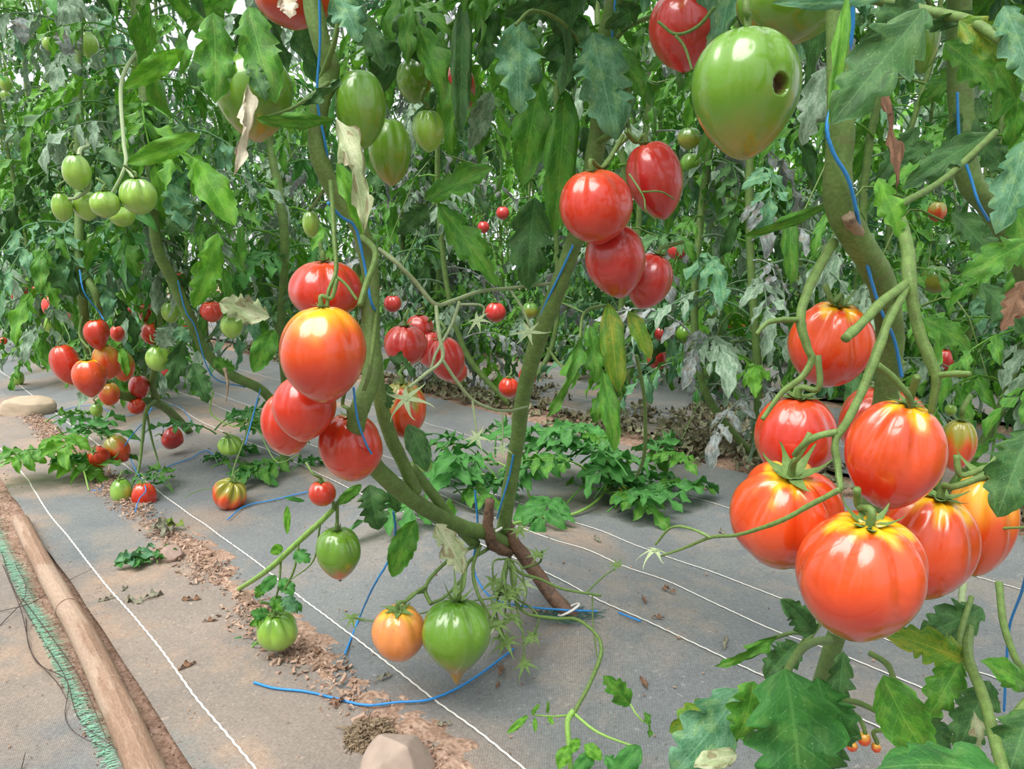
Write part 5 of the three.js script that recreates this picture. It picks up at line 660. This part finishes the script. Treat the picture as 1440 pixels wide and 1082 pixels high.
// ───────────────────────── the rows ─────────────────────────
function rowPlant(s, n, label, group, seed, o) {
  const r = rng(seed), p = row(s, n); p.y = moundHeight(s, n); const P = thing('tomato_plant', label, 'tomato plant', p, group), top = o.top ?? 2.2;
  const stems = o.stems ?? 2;
  for (let k = 0; k < stems; k++) {
    const a = r() * 6.28, R = 0.1 + 0.12 * r(), b = [V(0, 0, 0), V(Math.cos(a) * R, 0.25, Math.sin(a) * R), V(Math.cos(a) * R * 1.2 + (r() - 0.5) * 0.12, 0.8, Math.sin(a) * R * 1.2 + (r() - 0.5) * 0.12), V(Math.cos(a) * R + (r() - 0.5) * 0.2, 1.5, Math.sin(a) * R + (r() - 0.5) * 0.2), V(Math.cos(a) * R + (r() - 0.5) * 0.2, top, Math.sin(a) * R)];
    mesh('stem', tube(b, [0.012, 0.012, 0.011, 0.009, 0.006], o.far ? 5 : 7, o.far ? 3 : 5, 0.12, seed), S.green, P);
    const low = b.map((q) => q.clone().add(p)), axis = new THREE.CatmullRomCurve3(low), ax = []; const t0 = (o.low ?? 0.35) / top; for (let i = 0; i <= 4; i++) ax.push(axis.getPoint(lerp(t0, 1, i / 4)));
    crown(P, ax, Math.round(o.leaves / stems), seed * 3 + k, o.mats, { far: o.far, min: o.min ?? 0.2, max: o.max ?? 0.32 });
  }
  if (o.wisps) for (let k = 0; k < o.wisps; k++) { const y = 0.2 + 1.5 * r(), a = r() * 6.28, l = 0.15 + 0.25 * r(), b = V((r() - 0.5) * 0.3, y, (r() - 0.5) * 0.3); mesh('truss_stalk', tube([b, b.clone().add(V(Math.cos(a) * l * 0.5, 0.03, Math.sin(a) * l * 0.5)), b.clone().add(V(Math.cos(a) * l, -l * (0.3 + r()), Math.sin(a) * l))], [0.0035, 0.003, 0.0016], 4, 3), S.green, P); }
  return P;
}
// the nearest row running away to the left
[3.5, 4.1, 4.7, 5.35, 6.0, 6.8, 7.7, 8.8, 10.2, 12].forEach((s, i) => rowPlant(s, 0.94 + 0.06 * Math.sin(i * 2), 'leafy tomato plant further along the nearest row, powdery leaves over red fruit', 'plants further along the nearest row', 600 + i, { leaves: i < 5 ? 130 : 110, mats: MIX1, low: 0.28, wisps: 10, far: i > 3, max: 0.32, top: 2.2 + 0.12 * i }));
// second row: powdery grey leaves
const MIX2 = ['grey', 'ash', 'grey', 'dark', 'mid', 'blue', 'ash', 'mid', 'dark', 'bright'];
[0.35, 0.85, 1.35, 1.85, 2.35, 2.85, 3.4, 4.0, 4.6, 5.3, 6.1, 7.0, 8.0, 9.2].forEach((s, i) => rowPlant(s + 0.1 * Math.sin(i * 5), 2.08 + 0.06 * Math.sin(i * 3), 'tomato plant of the second row with powdery grey mildewed leaves', 'grey-leaved plants of the second row', 640 + i, { leaves: 92, top: 2.05, mats: i < 2 ? ['mid', 'dark', 'grey', 'mid'] : MIX2, low: 0.42, wisps: 9, far: i > 6 }));
// third and further rows: greener, reaching down to the sheet
const MIX3 = MIX1;
[0.7, 1.2, 1.7, 2.2, 2.75, 3.3, 3.9, 4.6, 5.4, 6.3, 7.3].forEach((s, i) => rowPlant(s, 3.2 + 0.1 * Math.sin(i * 4), 'green plant of the third row, leafy right down to the sheet', 'leafy plants of the third row', 680 + i, { leaves: 125, mats: MIX3, low: 0.04, far: true, wisps: 8, min: 0.2, max: 0.32, top: 1.85 }));
[1.0, 1.7, 2.4, 3.1, 3.9, 4.8, 5.8, 7.0, 8.3, 9.8].forEach((s, i) => rowPlant(s, 4.35 + 0.1 * Math.sin(i * 4), 'green leafy plant of the back rows seen through gaps', 'leafy plants of the back rows', 720 + i, { leaves: 120, mats: MIX3, low: 0.04, far: true, wisps: 4, min: 0.26, max: 0.4, top: 1.95 }));
[1.4, 2.3, 3.3, 4.4, 5.7, 7.2, 8.6].forEach((s, i) => rowPlant(s, 5.6, 'green leafy plant of the back rows seen through gaps', 'leafy plants of the back rows', 760 + i, { leaves: 120, mats: MIX3, low: 0.04, far: true, min: 0.36, max: 0.52, top: 2.1 }));

[1.8, 3.0, 4.2, 5.6, 7.2, 9.0, 11].forEach((s, i) => rowPlant(s, 7.2, 'green leafy plant of the back rows seen through gaps', 'leafy plants of the back rows', 790 + i, { leaves: 90, mats: MIX3, low: 0.04, far: true, min: 0.5, max: 0.7, top: 2.2 }));

// the row on the other side of the path, behind the lens: its dark leaves show as the dim side of the glossy fruit
[-1.4, -0.6, 0.2, 1.0, 1.8].forEach((s, i) => rowPlant(s, -1.15, 'leafy tomato plant of the row across the path', 'plants of the row across the path', 830 + i, { leaves: 70, mats: MIX1, low: 0.2, far: true, min: 0.26, max: 0.38, top: 2.0 }));
[-0.45, -1.1].forEach((s, i) => rowPlant(s, 0.98, 'leafy tomato plant next along the nearest row past the large truss', 'plants past the large truss', 840 + i, { leaves: 70, mats: MIX1, low: 0.3, far: true, min: 0.24, max: 0.34, top: 2.0 }));

renderer.render(scene, camera);
